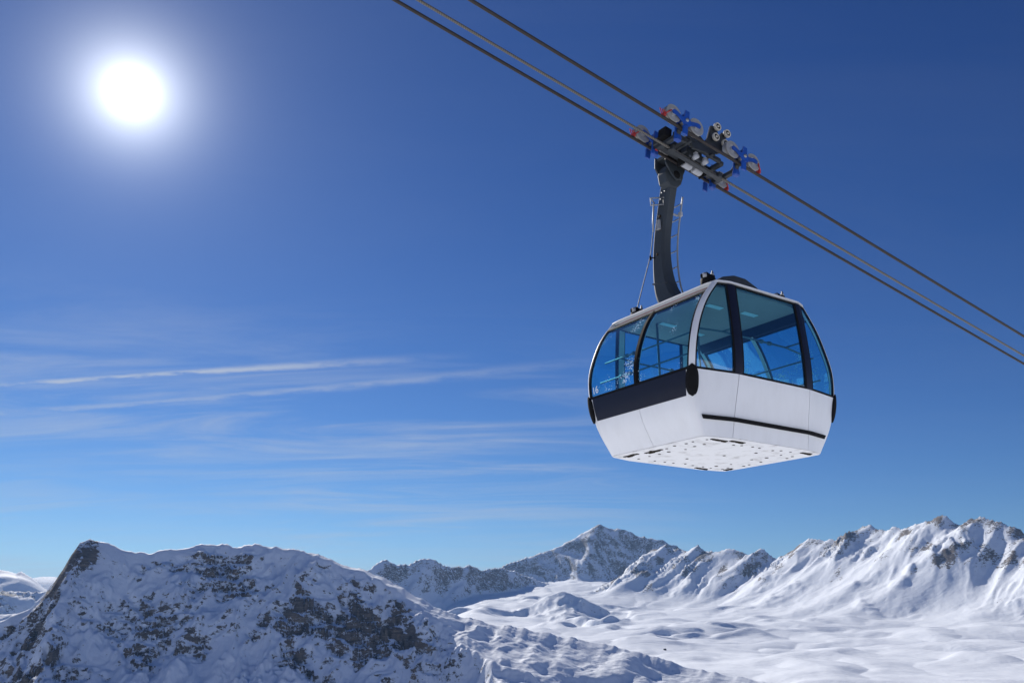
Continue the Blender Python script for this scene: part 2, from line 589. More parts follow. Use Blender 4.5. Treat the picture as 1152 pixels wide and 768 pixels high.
def rise(T, front, back, jag=0.0, jag_len=40.0, seed=0, lean=0.0, soft=1.6, reach=90.0):
    """crest line T; its teeth reach only a little way down the flank, along the (leaning) fall line"""
    rc1 = smooth1(np.interp(SAZ, T[:, 0], T[:, 1]), 20)
    hc1 = np.interp(SAZ, T[:, 0], T[:, 2])
    if jag:
        s1 = np.radians(SAZ) * rc1
        hc1 = hc1 + jag * (ridged(s1 / jag_len, s1 * 0 + 3.3, 4, seed, .55) - .45)
    hs1 = smooth1(hc1, int(soft / .05))
    rc = np.interp(AZs, SAZ, rc1)
    d = rc - RR
    az2 = AZs + np.degrees(lean * np.maximum(d, 0) / rc)
    hs = np.interp(az2, SAZ, hs1); dt = np.interp(az2, SAZ, hc1 - hs1)
    h = hs + dt * np.exp(-np.abs(d) / reach)
    return h - np.where(d > 0, front(np.maximum(d, 0)), back(np.maximum(-d, 0))), d, rc


# --- near ridge on the left
TA = table([(-260, 760), (-120, 740), (-40, 716), (0, 698), (20, 690), (36, 684), (50, 668), (62, 655), (72, 640), (80, 626), (90, 611), (98, 608), (110, 609),
            (130, 614), (152, 622), (168, 622), (186, 618), (215, 615), (232, 611.5), (250, 611), (262, 616), (276, 614), (292, 612.5), (310, 616),
            (330, 617), (355, 624), (380, 632), (400, 639), (413, 643), (430, 650), (444, 657), (474, 673), (488, 683), (518, 693), (553, 701.5),
            (600, 709), (629, 715), (678, 723), (727, 736), (751, 743), (775, 750), (830, 765), (950, 800)],
           interp_x((-260, 1900), (0, 1640), (60, 1680), (100, 1720), (250, 1740), (400, 1700), (480, 1660), (560, 1690), (640, 1760), (765, 1800), (950, 1820)))
flat = az_interp((100, 6), (330, 8), (400, 22), (450, 45), (500, 90), (545, 190), (580, 400), (850, 600))     # gentle shoulder before the drop
gent = az_interp((380, .26), (450, .20), (520, .26), (600, .22), (850, .30))
stp = az_interp((-200, .80), (60, .90), (110, .95), (200, .90), (330, .88), (450, .90), (560, .68), (620, .36), (850, .3))


def frontA(d):
    n_ = flat + (fbm(X / 130, Y / 130, 3, 77)) * 16 * sstep(20, 60, flat)
    n_ = np.maximum(n_, 3)
    return gent * np.minimum(d, n_) + stp * np.clip(d - n_, 0, 190) + stp * .82 * np.clip(d - n_ - 190, 0, 120) + .52 * np.maximum(d - n_ - 310, 0)


HA, dA, rcA = rise(TA, frontA, lambda d: .32 * d, 7.0, 45, 61, .15, .8, 50)
ca = np.where(dA > 0, sstep(2, 45, dA), 0.25)
face = sstep(0, 30, dA - flat) * (1 - sstep(430, 520, dA))            # the craggy drop
s_ = np.radians(AZs) * 1700
lean = s_ + .35 * dA + 30 * fbm(s_ / 160, dA / 160, 3, 91)
rib = ridged(lean / 125, dA / 330, 3, 101, .5) - .5
rib2 = ridged(lean / 42 + 9, dA / 85, 4, 111, .55) - .5
crag = ridged(s_ / 15, dA / 11 + s_ / 40, 3, 121, .6) - .5
crag2 = ridged(s_ / 34 + 4, HA / 13 + s_ / 90, 3, 126, .6) - .5
craggy = az_interp((-200, 1.2), (30, 1.5), (85, 1.1), (115, .75), (150, .75), (280, .8), (370, 1.15), (430, 1.3), (520, 1.0), (560, .5), (600, .2), (850, .1))
patchA = fbm(s_ / 120 + 8, dA / 80, 4, 131, .55)
knob = sstep(-.10, .35, patchA)
HA = HA + (26 * rib * ca + 19 * rib2 * ca) * (.3 + .7 * face) * (.35 + .65 * np.minimum(craggy, 1)) + (8.5 * crag + 10 * crag2) * face * ca * craggy * (.08 + 1.05 * knob)
apron = sstep(200, 245, dA - flat) * az_interp((55, 0), (120, 1))
# ledges and low cliffs where the rock breaks through
amt = face * ca * np.clip(craggy, 0, 1.2) * (.05 + .95 * knob) * (1 - apron)
for Lz, sd, wgt in ((24., 161, .85), (10., 166, .6)):
    t_ = HA / Lz + .9 * fbm(s_ / 90, dA / 120, 3, sd) + s_ * .006
    fr_ = t_ - np.floor(t_)
    HA = HA + amt * wgt * Lz * (sstep(.55, 1.0, fr_) - fr_)
HA = HA + 2.4 * (ridged(s_ / 17, dA / 22, 3, 171, .6) - .5) * (1 - sstep(20, 70, np.abs(dA))) * az_interp((60, 1), (108, 1), (125, .1), (210, .1), (235, 1), (350, 1), (400, .3), (600, 0))
HA = HA + fbm(X / 60, Y / 60, 4, 141) * 3.2 * np.where(dA > 0, ca, .5)
# hummocks on the sunny shoulder to the right
sh = az_interp((420, 0), (520, 1), (765, 1), (800, 0))
HA = HA + sh * sstep(0, 60, dA) * (np.maximum(0, fbm(XW / 120, YW / 85 + 2, 2, 151, .4)) * 17 - 3 + 1.2 * fbm(X / 45, Y / 70, 2, 155))
rockA = face * (.24 + .22 * knob * craggy + .16 * (craggy - .8) + .14 * (crag2 + crag) + .34 * rib + .14 * rib2 - .10) - .6 * apron - .145
# bare summit block at the left end of the crest
blk = az_interp((40, 0), (66, 1), (88, 1.25), (104, 1), (112, 0)) * (1 - sstep(22, 70, np.abs(dA - 4)))
rockA = rockA + blk * .55
use = HA > H
H = smax(HA, H, az_interp((480, 9), (620, 28), (800, 45)))
LABEL[use] = 1
ROCK = np.where(use, rockA, ROCK)

# --- shaded mid ridge behind it
TB = table([(300, 690), (380, 655), (413, 641), (422, 634), (433, 630.5), (446, 634), (461, 634.5), (468, 629.5), (480, 629), (490, 628.5), (499, 634),
            (509, 636), (522, 637), (528, 634.5), (540, 640.5), (549, 639), (564, 638), (590, 646), (640, 665)],
           interp_x((300, 5000), (413, 5150), (500, 5350), (560, 5700), (640, 6000)))
HB, dB, rcB = rise(TB, lambda d: 1.1 * np.minimum(d, 150) + .85 * np.clip(d - 150, 0, 160) + .40 * np.maximum(d - 310, 0), lambda d: .5 * d, 16, 130, 201, .1, 1.0, 110)
cb = np.where(dB > 0, sstep(0, 90, dB), .3)
sB = np.radians(AZs) * 5300
HB = HB + 60 * cb * (ridged(sB / 260, dB / 420, 4, 211, .55) - .5) * (1 - .7 * sstep(250, 420, dB))
rockB = .20 + .40 * (ridged(sB / 90, dB / 50, 3, 221) - .45) + .08 * (1 - sstep(20, 160, dB)) - .4 * sstep(180, 300, dB)
use = HB > H
H = smax(HB, H, 8.0)
LABEL[use] = 2
ROCK = np.where(use, rockB, ROCK)

# --- the high peak at the head of the valley
TC = table([(500, 668), (535, 650), (549, 640.5), (564, 637), (575, 632), (588, 629), (600, 625), (620, 618), (632, 611), (640, 607), (655, 600.5), (666, 593.5),
            (675, 589.5), (681, 592.5), (690, 595), (697, 594), (704, 596), (711, 598.5), (717, 603), (726, 603), (735, 604.5), (748, 609), (756, 612),
            (768, 616), (800, 630), (860, 660)],
           interp_x((500, 6500), (600, 6900), (675, 6950), (740, 6800), (860, 6700)))
HC, dC, rcC = rise(TC, lambda d: 1.15 * np.minimum(d, 260) + .9 * np.clip(d - 260, 0, 240) + .30 * np.maximum(d - 500, 0), lambda d: .6 * d, 15, 170, 301, .35, 1.2, 200)
cc = np.where(dC > 0, sstep(0, 110, dC), .3)
sC = np.radians(AZs) * 6900
leanC = sC - .55 * dC + 60 * fbm(sC / 400, dC / 400, 2, 305)
HC = HC + 68 * cc * (ridged(leanC / 300, dC / 700, 5, 311, .55) - .5)
rockC = .40 + .38 * (ridged(leanC / 120, dC / 60, 4, 321, .6) - .5) + .05 * (1 - sstep(10, 160, dC)) - .35 * sstep(330, 520, dC)
use = HC > H
H = smax(HC, H, 14.0)
LABEL[use] = 3
ROCK = np.where(use, rockC, ROCK)

# --- the long sunny range on the right
TD = table([(660, 668), (705, 646), (722, 628), (735, 617), (748, 613), (760, 617), (773, 619), (779, 616.5), (785, 613.5), (792, 618), (801, 620.5), (811, 618.5), (818, 616.5),
            (825, 618), (834, 621), (842, 623), (851, 619.5), (858, 617), (866, 622.5), (876, 628), (886, 622), (896, 616), (903, 610), (910, 606), (919, 606.5),
            (927, 607.5), (937, 606.5), (945, 607.5), (952, 603), (961, 599), (970, 594), (979, 590.5), (989, 593.5), (998, 594.5), (1008, 593), (1015, 594),
            (1027, 590.5), (1039, 587), (1049, 585.5), (1055, 581.5), (1061, 578.5), (1067, 581), (1072, 585), (1083, 590.5), (1088, 587), (1093, 584.5), (1100, 583),
            (1107, 579.5), (1114, 583), (1121, 587), (1128, 588.5), (1134, 592), (1143, 594), (1152, 599), (1190, 606), (1240, 598), (1300, 620), (1400, 610), (1600, 640), (2000, 690)],
           interp_x((660, 5750), (740, 5700), (850, 5350), (950, 5000), (1050, 4600), (1150, 4350), (1400, 4300), (2000, 4600)))
steepD = az_interp((700, .55), (800, .49), (900, .48), (1000, .47), (1150, .47))


def frontD(d):
    return steepD * (1.26 * np.minimum(d, 230) + 1.0 * np.clip(d - 230, 0, 320) + .68 * np.clip(d - 550, 0, 300) + .44 * np.clip(d - 850, 0, 350) + .27 * np.clip(d - 1200, 0, 500) + .14 * np.maximum(d - 1700, 0))


HD, dD, rcD = rise(TD, frontD, lambda d: .7 * d, 24, 62, 401, .75, 1.5, 130)
cd = np.where(dD > 0, sstep(0, 90, dD), .3)
qq = q + 70 * fbm(q / 300, p_ / 500, 3, 405)
ribD = ridged(qq / 210, p_ / 900, 3, 411, .5) - .48
ribD2 = ridged(qq / 75 + 3, p_ / 260, 3, 421, .55) - .48
upper = 1 - .86 * sstep(190, 520, dD)
patchD = sstep(-.05, .45, fbm(q / 330 + 5, p_ / 330, 3, 431))
HD = HD + cd * upper * (50 * ribD + 26 * ribD2 * (.35 + patchD)) + cd * 20 * np.maximum(0, fbm(q / 150, p_ / 110 + 7, 3, 441)) * patchD
crD = ridged(qq / 34 + 7, p_ / 48, 3, 456, .6) - .45
HD = HD + 19 * crD * cd * (1 - sstep(140, 420, dD)) * (.25 + patchD) + fbm(X / 110, Y / 110, 4, 451) * 4 * cd
rockD = .17 * upper + (.45 * ribD2 + .30 * ribD) * upper + .42 * (ridged(qq / 60, p_ / 90, 3, 461) - .5) * (1 - sstep(300, 700, dD)) + .26 * (1 - sstep(8, 110, np.abs(dD))) - .05
rockD = rockD + .42 * sstep(.25, .6, fbm(q / 120 + 3, p_ / 150, 3, 471)) * (1 - sstep(420, 800, dD)) + .5 * az_interp((1050, 0), (1056, 1), (1068, 1), (1074, 0)) * (1 - sstep(15, 70, np.abs(dD)))
use = HD > H
H = smax(HD, H, 55.0)
LABEL[use] = 4
ROCK = np.where(use, rockD, ROCK)

# --- rocky knoll in the valley, seen under the peak
TK = table([(560, 690), (596, 682), (612, 672), (622, 667), (632, 664.5), (645, 668), (660, 674), (690, 690)], lambda x: 4500.0)
HK, dK, _ = rise(TK, lambda d: .62 * np.minimum(d, 110) + .25 * np.maximum(d - 110, 0), lambda d: .12 * d, 5, 60, 501)
HK = HK + 16 * (ridged(np.radians(AZs) * 4500 / 90, dK / 120, 4, 511) - .5) * np.where(dK > 0, sstep(0, 30, dK), .3)
use = HK > H
H = smax(HK, H, 16.0)
ROCK = np.where(use & (dK > -40), .22 + .3 * (ridged(X / 50, Y / 40, 3, 521) - .5), ROCK)

# --- far hills past the left end of the near ridge
TF = table([(-300, 640), (-150, 632), (-60, 646), (-20, 640), (0, 640), (10, 642), (18, 645), (24, 642), (36, 650), (48, 660), (70, 675), (140, 700)],
           interp_x((-300, 7200), (0, 6900), (140, 6200)))
HF, dF, _ = rise(TF, lambda d: .36 * d, lambda d: .5 * d, 4, 200, 601)
sF = np.radians(AZs) * 6800
HF = HF + 70 * np.where(dF > 0, sstep(0, 250, dF), .2) * (ridged((sF + .9 * dF) / 420, dF / 1500, 3, 611) - .5)
use = HF > H
H = smax(HF, H, 20.0)
LABEL[use] = 5
ROCK = np.where(use, .06, ROCK)
TG = table([(-300, 655), (20, 650), (34, 648), (46, 645.5), (58, 646), (70, 648), (130, 642), (330, 660)], lambda x: 13000.0)
HG, dG, _ = rise(TG, lambda d: .45 * d, lambda d: .5 * d, 30, 500, 701)
use = HG > H
H = np.maximum(HG, H)
LABEL[use] = 5
ROCK = np.where(use, .35, ROCK)

# --- slope decides where rock can hold no snow
near_fade = sstep(250, 900, RR)
def gradz():
    hr = np.gradient(H, axis=0) / np.gradient(RR, axis=0)
    ha = np.gradient(H, axis=1) / (np.radians(np.gradient(np.unwrap(np.radians(azs)) * 57.29578))[None, :] * RR)
    return np.sqrt(hr ** 2 + ha ** 2)


SLOPE = np.clip(gradz(), 0, 6)
ROCKV = np.clip(ROCK + np.where(LABEL == 1, .46, .34) * (sstep(.80, 1.8, SLOPE)) - .12, -.5, 1.2) * near_fade
ROCKV[LABEL == 0] = np.minimum(ROCKV[LABEL == 0], .22)

# snow and rock material: one for all mountains
ms, t, nn, ll, pb = material('snow_and_rock')
at = nn.new('ShaderNodeAttribute'); at.attribute_name = 'rock'
geo = nn.new('ShaderNodeNewGeometry')


def tnoise(scale, detail=6, rough=.6, stretch=(1, 1, 1), dist=0.0):
    mp_ = nn.new('ShaderNodeMapping'); mp_.inputs['Scale'].default_value = stretch
    ll.new(geo.outputs['Position'], mp_.inputs[0])
    n_ = nn.new('ShaderNodeTexNoise'); n_.inputs['Scale'].default_value = scale
    n_.inputs['Detail'].default_value = detail; n_.inputs['Roughness'].default_value = rough; n_.inputs['Distortion'].default_value = dist
    ll.new(mp_.outputs[0], n_.inputs[0])
    return n_.outputs[0]


def mth(op, a, b=None, clamp=False):
    n_ = nn.new('ShaderNodeMath'); n_.operation = op; n_.use_clamp = clamp
    for i, v in enumerate((a, b)):
        if v is None: continue
        if isinstance(v, (int, float)): n_.inputs[i].default_value = v
        else: ll.new(v, n_.inputs[i])
    return n_.outputs[0]


def mrange(v, a, b, c=0.0, d=1.0, smooth=True):
    n_ = nn.new('ShaderNodeMapRange')
    if smooth: n_.interpolation_type = 'SMOOTHSTEP'
    ll.new(v, n_.inputs[0])
    for i, x in enumerate((a, b, c, d)): n_.inputs[i + 1].default_value = x
    return n_.outputs[0]


nlo = tnoise(1 / 42., 5, .6, (1, 1, 1.6), .4)
nhi = tnoise(1 / 12., 8, .74, (1, 1, 1.9), .5)
val = mth('ADD', at.outputs['Fac'], mth('ADD', mth('MULTIPLY', mth('SUBTRACT', nlo, .5), .7), mth('MULTIPLY', mth('SUBTRACT', nhi, .5), 2.3)))
fac = mrange(val, .38, .52)
strata = tnoise(1 / 9., 6, .65, (.25, .25, 3.0), .3)
tone = tnoise(1 / 30., 5, .6)
rc1 = nn.new('ShaderNodeMix'); rc1.data_type = 'RGBA'
rc1.inputs['A'].default_value = (.085, .076, .074, 1); rc1.inputs['B'].default_value = (.27, .23, .195, 1)
ll.new(mrange(strata, .3, .72), rc1.inputs['Factor'])
rc2 = nn.new('ShaderNodeMix'); rc2.data_type = 'RGBA'; rc2.blend_type = 'MULTIPLY'
rc2.inputs['Factor'].default_value = 1.0
ll.new(rc1.outputs['Result'], rc2.inputs['A'])
tonec = nn.new('ShaderNodeMix'); tonec.data_type = 'RGBA'
tonec.inputs['A'].default_value = (.75, .78, .84, 1); tonec.inputs['B'].default_value = (1.1, 1.0, .88, 1)
ll.new(mrange(tone, .3, .7), tonec.inputs['Factor']); ll.new(tonec.outputs['Result'], rc2.inputs['B'])
snowc = nn.new('ShaderNodeMix'); snowc.data_type = 'RGBA'
snowc.inputs['A'].default_value = (.82, .865, .93, 1); snowc.inputs['B'].default_value = (.77, .815, .89, 1)
ll.new(mrange(tnoise(1 / 70., 5, .6), .35, .7), snowc.inputs['Factor'])
mixb = nn.new('ShaderNodeMix'); mixb.data_type = 'RGBA'
ll.new(fac, mixb.inputs['Factor']); ll.new(snowc.outputs['Result'], mixb.inputs['A']); ll.new(rc2.outputs['Result'], mixb.inputs['B'])
ll.new(mixb.outputs['Result'], pb.inputs['Base Color'])
pb.inputs['Roughness'].default_value = .75
pb.inputs['Specular IOR Level'].default_value = .25
hgt = mth('ADD', mth('ADD', mth('MULTIPLY', tnoise(1 / 22., 6, .55, (1, 1, .6), .3), 2.6), mth('MULTIPLY', tnoise(1 / 26., 5, .6, (.35, 1.6, 1), 1.2), 2.6)), mth('MULTIPLY', mth('MULTIPLY', fac, strata), 7.0))
bp = nn.new('ShaderNodeBump'); bp.inputs['Strength'].default_value = .7; bp.inputs['Distance'].default_value = 1.0
ll.new(hgt, bp.inputs['Height']); ll.new(bp.outputs[0], pb.inputs['Normal'])

verts = np.stack([X, Y, H], -1).reshape(-1, 3).astype(np.float32)
rock_flat = ROCKV.reshape(-1).astype(np.float32)
ii = np.arange(nr - 1)[:, None] * na
jj = np.arange(na)[None, :]
j2 = (jj + 1) % na
quads = np.stack([ii + jj, ii + j2, ii + na + j2, ii + na + jj], -1).reshape(-1, 4)[:, ::-1]
lab = LABEL[:-1, :].reshape(-1)
# hidden ground outside the field of view stays one coarse sheet with the snowfield
LAND = [(0, 'snowfield'), (1, 'mountain_ridge'), (2, 'mountain_spur'), (3, 'mountain_peak'), (4, 'mountain_range'), (5, 'distant_hills')]
for code, name in LAND:
    fq = quads[lab == code]
    if not len(fq): continue
    used, invx = np.unique(fq.reshape(-1), return_inverse=True)
    me = bpy.data.meshes.new(name)
    me.vertices.add(len(used)); me.vertices.foreach_set('co', verts[used].reshape(-1))
    me.loops.add(len(fq) * 4); me.loops.foreach_set('vertex_index', invx.astype(np.int32))
    me.polygons.add(len(fq)); me.polygons.foreach_set('loop_start', np.arange(0, len(fq) * 4, 4, dtype=np.int32))
    me.polygons.foreach_set('loop_total', np.full(len(fq), 4, np.int32))
    me.polygons.foreach_set('use_smooth', np.ones(len(fq), bool))
    a_ = me.attributes.new('rock', 'FLOAT', 'POINT'); a_.data.foreach_set('value', rock_flat[used])
    me.update(calc_edges=True)
    me.materials.append(ms)
    o = bpy.data.objects.new(name, me)
    col.objects.link(o)
    tag(o, kind='structure')

# ------------------------------------------------------------------ thin winter haze: one closed box of even air
hz = MB(); hz.box((0, 0, 200), (50000, 50000, 1200))
mh = bpy.data.materials.new('haze_air'); mh.use_nodes = True
mh.node_tree.nodes.remove(mh.node_tree.nodes['Principled BSDF'])
pv = mh.node_tree.nodes.new('ShaderNodeVolumePrincipled')
pv.inputs['Color'].default_value = (.32, .57, 1.0, 1)
pv.inputs['Density'].default_value = 3.2e-5
pv.inputs['Anisotropy'].default_value = 0.2
mh.node_tree.links.new(pv.outputs[0], mh.node_tree.nodes['Material Output'].inputs['Volume'])
tag(hz.build('haze', mh), kind='stuff')

# ------------------------------------------------------------------ the gondola cabin (local axes: x along the rope downhill, y across, z up; origin floor centre)
YAW = 56.4                                   # bearing of the rope direction
CAB = Vector((3.356, 13.583, 2.447 + EYE))
CM = Matrix.Translation(CAB) @ Matrix.Rotation(R(90 - YAW), 4, 'Z')
CHT = 2.45
ZK = [0, .45, .95, 1.35, 1.75, 2.1, 2.45]
PA = [1.375, 1.606, 1.676, 1.655, 1.528, 1.343, 1.059]          # half length at those heights
PB = [1.046, 1.128, 1.216, 1.255, 1.25, 1.249, 1.243]           # half width at the corners
PS = [.87, .85, .825, .815, .81, .805, .80]                     # where the side facets meet
PV = [1.165, 1.25, 1.355, 1.38, 1.37, 1.35, 1.325]              # half width at the middle facet


def herm(xs, ys, x):
    n = len(xs)
    m = []
    for i in range(n):
        a, b = max(i - 1, 0), min(i + 1, n - 1)
        m.append((ys[b] - ys[a]) / (xs[b] - xs[a]))
    x = min(max(x, xs[0]), xs[-1])
    i = max(k for k in range(n - 1) if xs[k] <= x)
    h = xs[i + 1] - xs[i]; t_ = (x - xs[i]) / h
    return (2 * t_ ** 3 - 3 * t_ * t_ + 1) * ys[i] + (t_ ** 3 - 2 * t_ * t_ + t_) * h * m[i] + (-2 * t_ ** 3 + 3 * t_ * t_) * ys[i + 1] + (t_ ** 3 - t_ * t_) * h * m[i + 1]


def corners(z):
    a, b, us, vs = herm(ZK, PA, z), herm(ZK, PB, z), herm(ZK, PS, z), herm(ZK, PV, z)
    return [Vector(p) for p in ((-a, -b), (-us, -vs), (us, -vs), (a, -b), (a, b), (us, vs), (-us, vs), (-a, b))]


FIL = [.10, .04, .04, .10, .10, .04, .04, .10]


def plan(s, z):
    """point on the plan outline: s = 0..8, whole numbers at the eight corners, corners filleted"""
    P = corners(z)
    s = s % 8
    k = int(math.floor(s)); f = s - k
    A, B = P[k], P[(k + 1) % 8]
    ln = (B - A).length
    for c, g in ((k, f * ln), ((k + 1) % 8, (1 - f) * ln)):
        r_ = FIL[c]
        if g < r_:
            C0 = P[c]; pr_ = (P[c - 1] - C0).normalized(); nx_ = (P[(c + 1) % 8] - C0).normalized()
            tt = .5 + .5 * g / r_ if c == k else .5 - .5 * g / r_
            return (C0 + pr_ * r_) * (1 - tt) ** 2 + C0 * 2 * tt * (1 - tt) + (C0 + nx_ * r_) * tt ** 2
    return A + (B - A) * f


def skin(s, z, off=0.0):
    e = 1e-3
    p = plan(s, z)
    P0 = Vector((*p, z))
    ts = Vector((*plan(s + e, z), z)) - Vector((*plan(s - e, z), z))
    z0, z1 = max(0, z - .01), min(CHT, z + .01)
    tz = Vector((*plan(s, z1), z1)) - Vector((*plan(s, z0), z0))
    nrm = ts.cross(tz).normalized()
    return P0 + nrm * off


def smap(face, metres, z=.95, rev=False):
    """s value at a distance in metres from the start (or end) of a facet"""
    P = corners(z)
    ln = (P[(face + 1) % 8] - P[face % 8]).length
    return face + (1 - metres / ln if rev else metres / ln)


def patch(mb, s0, s1, z0, z1, off, th, ns=4, nz=8, taper=None):
    """curved slab lying on the cabin skin; s0, s1 may be functions of height"""
    def S(v, z):
        return v(z) if callable(v) else v
    zs = [z0 + (z1 - z0) * j / nz for j in range(nz + 1)]
    vs, fs = [], []
    for side in (0, 1):
        for z in zs:
            A, B = S(s0, z), S(s1, z)
            for i in range(ns + 1):
                vs.append(skin(A + (B - A) * i / ns, z, off - side * th))
    n = ns + 1; m = n * (nz + 1)
    for j in range(nz):
        for i in range(ns):
            a = j * n + i
            fs.append((a, a + 1, a + n + 1, a + n))
            fs.append((m + a, m + a + n, m + a + n + 1, m + a + 1))
    for j in range(nz):
        a = j * n; b = a + ns
        fs.append((a, a + n, m + a + n, m + a)); fs.append((b, m + b, m + b + n, b + n))
    for i in range(ns):
        a = i; b = nz * n + i
        fs.append((a, m + a, m + a + 1, a + 1)); fs.append((b, b + 1, m + b + 1, m + b))
    mb.add(vs, fs, False)
    return mb


def smooth_by_angle(o, deg_=35):
    me = o.data
    me.polygons.foreach_set('use_smooth', [True] * len(me.polygons))
    me.set_sharp_from_angle(angle=R(deg_))
    return o


def slab(name, mat, parent, *a, **k):
    return smooth_by_angle(patch(MB(), *a, **k).build(name, mat, parent))


cabin = empty('gondola_cabin', CM, 'white gondola cabin with blue tinted windows hanging from a curved dark arm', 'gondola')

WZ0, WZ1 = .95, 2.31          # glazing height
# dark core just behind the outer skin: seen only in the joints
core = MB()
slab('inner_wall', M['inner'], cabin, 0.02, 7.98, .05, WZ0, -.035, .03, ns=64, nz=8)

# lower white panels: corner panels wrap round, wide middle ones on the sides
gap = .0016
FB = .56                       # foot of the dark belt on the end faces


def at_end(face, m, rev=False):
    return lambda z: smap(face, m, z, rev)


for k, (s0, s1) in enumerate(((7.5, 9), (1, 2), (2, 3.5), (3.5, 5), (5, 6), (6, 7.5))):
    if s1 - s0 == 1:
        slab('side_panel', M['white'], cabin, s0 + .004, s1 - .004, .0, WZ0 - .012, 0, .03, ns=8, nz=12)
    else:
        # full-height corner panel, lower behind the belt on the door end
        mb = MB()
        if s0 % 1 == .5:
            c = math.ceil(s0)
            patch(mb, s0 + gap, at_end(c - 1, .12, True), .0, FB, 0, .03, ns=10, nz=8)
            patch(mb, at_end(c - 1, .12, True), s1 - .006, .0, WZ0 - .012, 0, .03, ns=22, nz=12)
        else:
            c = math.floor(s1)
            patch(mb, s0 + .006, at_end(c, .12), .0, WZ0 - .012, 0, .03, ns=22, nz=12)
            patch(mb, at_end(c, .12), s1 - gap, .0, FB, 0, .03, ns=10, nz=8)
        smooth_by_angle(mb.build('corner_panel', M['white'], cabin))

# corner posts: slim white strips at the glazing
for c in (0, 3, 4, 7):
    s0 = (lambda z, c=c: smap((c - 1) % 8, .062, z, True) - (8 if c == 0 else 0))
    s1 = at_end(c, .055)
    slab('corner_post', M['white'], cabin, s0, s1, WZ0 - .012, 2.426, .006, .06, ns=14, nz=16)
    # rounded rubber bumper wrapped on the corner at belt height
    mb = MB()
    cz, hz_, hw = .775, .235, .098
    rows = 14; cols = 10
    vs, fs = [], []
    for side in (0, 1):
        for j in range(rows + 1):
            v = -1 + 2 * j / rows
            w_ = hw * math.sqrt(max(0, 1 - abs(v) ** 2.4)) + .004
            z = cz + v * hz_
            for i in range(cols + 1):
                u_ = -1 + 2 * i / cols
                m_ = u_ * w_
                s = smap(c, m_, z) if m_ >= 0 else smap((c - 1) % 8, -m_, z, True)
                bul = .038 * math.sqrt(max(0, 1 - .8 * u_ * u_)) * math.sqrt(max(0, 1 - .8 * v * v))
                vs.append(skin(s, z, .012 + bul if side == 0 else -.01))
    n = cols + 1; m = n * (rows + 1)
    for j in range(rows):
        for i in range(cols):
            a = j * n + i
            fs.append((a, a + 1, a + n + 1, a + n)); fs.append((m + a, m + a + n, m + a + n + 1, m + a + 1))
    for j in range(rows):
        a = j * n; b = a + cols
        fs.append((a, a + n, m + a + n, m + a)); fs.append((b, m + b, m + b + n, b + n))
    for i in range(cols):
        a = i; b = rows * n + i
        fs.append((a, m + a, m + a + 1, a + 1)); fs.append((b, b + 1, m + b + 1, m + b))
    mb.add(vs, fs, True)
    smooth_by_angle(mb.build('corner_bumper', M['black'], cabin), 60)


def glazing(parent, name, mat, s0, s1, z0, z1, fw, off=.002):
    """framed curved window: frame ring (dark) plus pane, as a part with a sub-part"""
    def inset(fn, sgn):
        def g(z):
            v = fn(z) if callable(fn) else fn
            k = math.floor(v if sgn > 0 else v - 1e-6)
            P = corners(z)
            return v + sgn * fw / (P[(k + 1) % 8] - P[k % 8]).length
        return g
    i0, i1 = inset(s0, 1), inset(s1, -1)
    mb = MB()
    patch(mb, s0, i0, z0, z1, off, .04, ns=1, nz=14)
    patch(mb, i1, s1, z0, z1, off, .04, ns=1, nz=14)
    patch(mb, i0, i1, z0, z0 + fw, off, .04, ns=3, nz=1)
    patch(mb, i0, i1, z1 - fw, z1, off, .04, ns=3, nz=1)
    fr = smooth_by_angle(mb.build(name, M['black'], parent))
    slab('pane', mat, fr, i0, i1, z0 + fw, z1 - fw, off - .012, .008, ns=4, nz=14)
    return fr


# end faces: two sliding door leaves each, dark belt below, track above
for e in (7, 3):
    sm = e + .5
    for lo, hi in ((at_end(e, .064), lambda z, e=e: smap(e, (corners(z)[(e + 1) % 8] - corners(z)[e]).length / 2 - .012, z)),
                   (lambda z, e=e: smap(e, (corners(z)[(e + 1) % 8] - corners(z)[e]).length / 2 + .012, z), at_end(e, .064, True))):
        glazing(cabin, 'door', M['door_glass'], lo, hi, WZ0 - .004, WZ1 - .04, .034)
    slab('belt_panel', M['navy'], cabin, at_end(e, .122), at_end(e, .122, True), FB + .004, WZ0 - .010, .004, .03, ns=8, nz=4)
    slab('door_seal', M['black'], cabin, sm - .009, sm + .009, WZ0, WZ1 - .03, .008, .03, ns=2, nz=14)
    slab('door_liner', M['inner'], cabin, sm - .012, sm + .012, WZ0, WZ1 - .03, -.040, .02, ns=2, nz=14)
    mb = MB()
    patch(mb, at_end(e, .064), at_end(e, .064, True), WZ1 - .031, WZ1 - .022, .006, .03, ns=8, nz=1)
    slab('door_track', M['black'], cabin, at_end(e, .064), at_end(e, .064, True), WZ1 - .018, 2.426, -.055, .03, ns=8, nz=2)
    smooth_by_angle(mb.build('track_trim', M['light'], cabin))

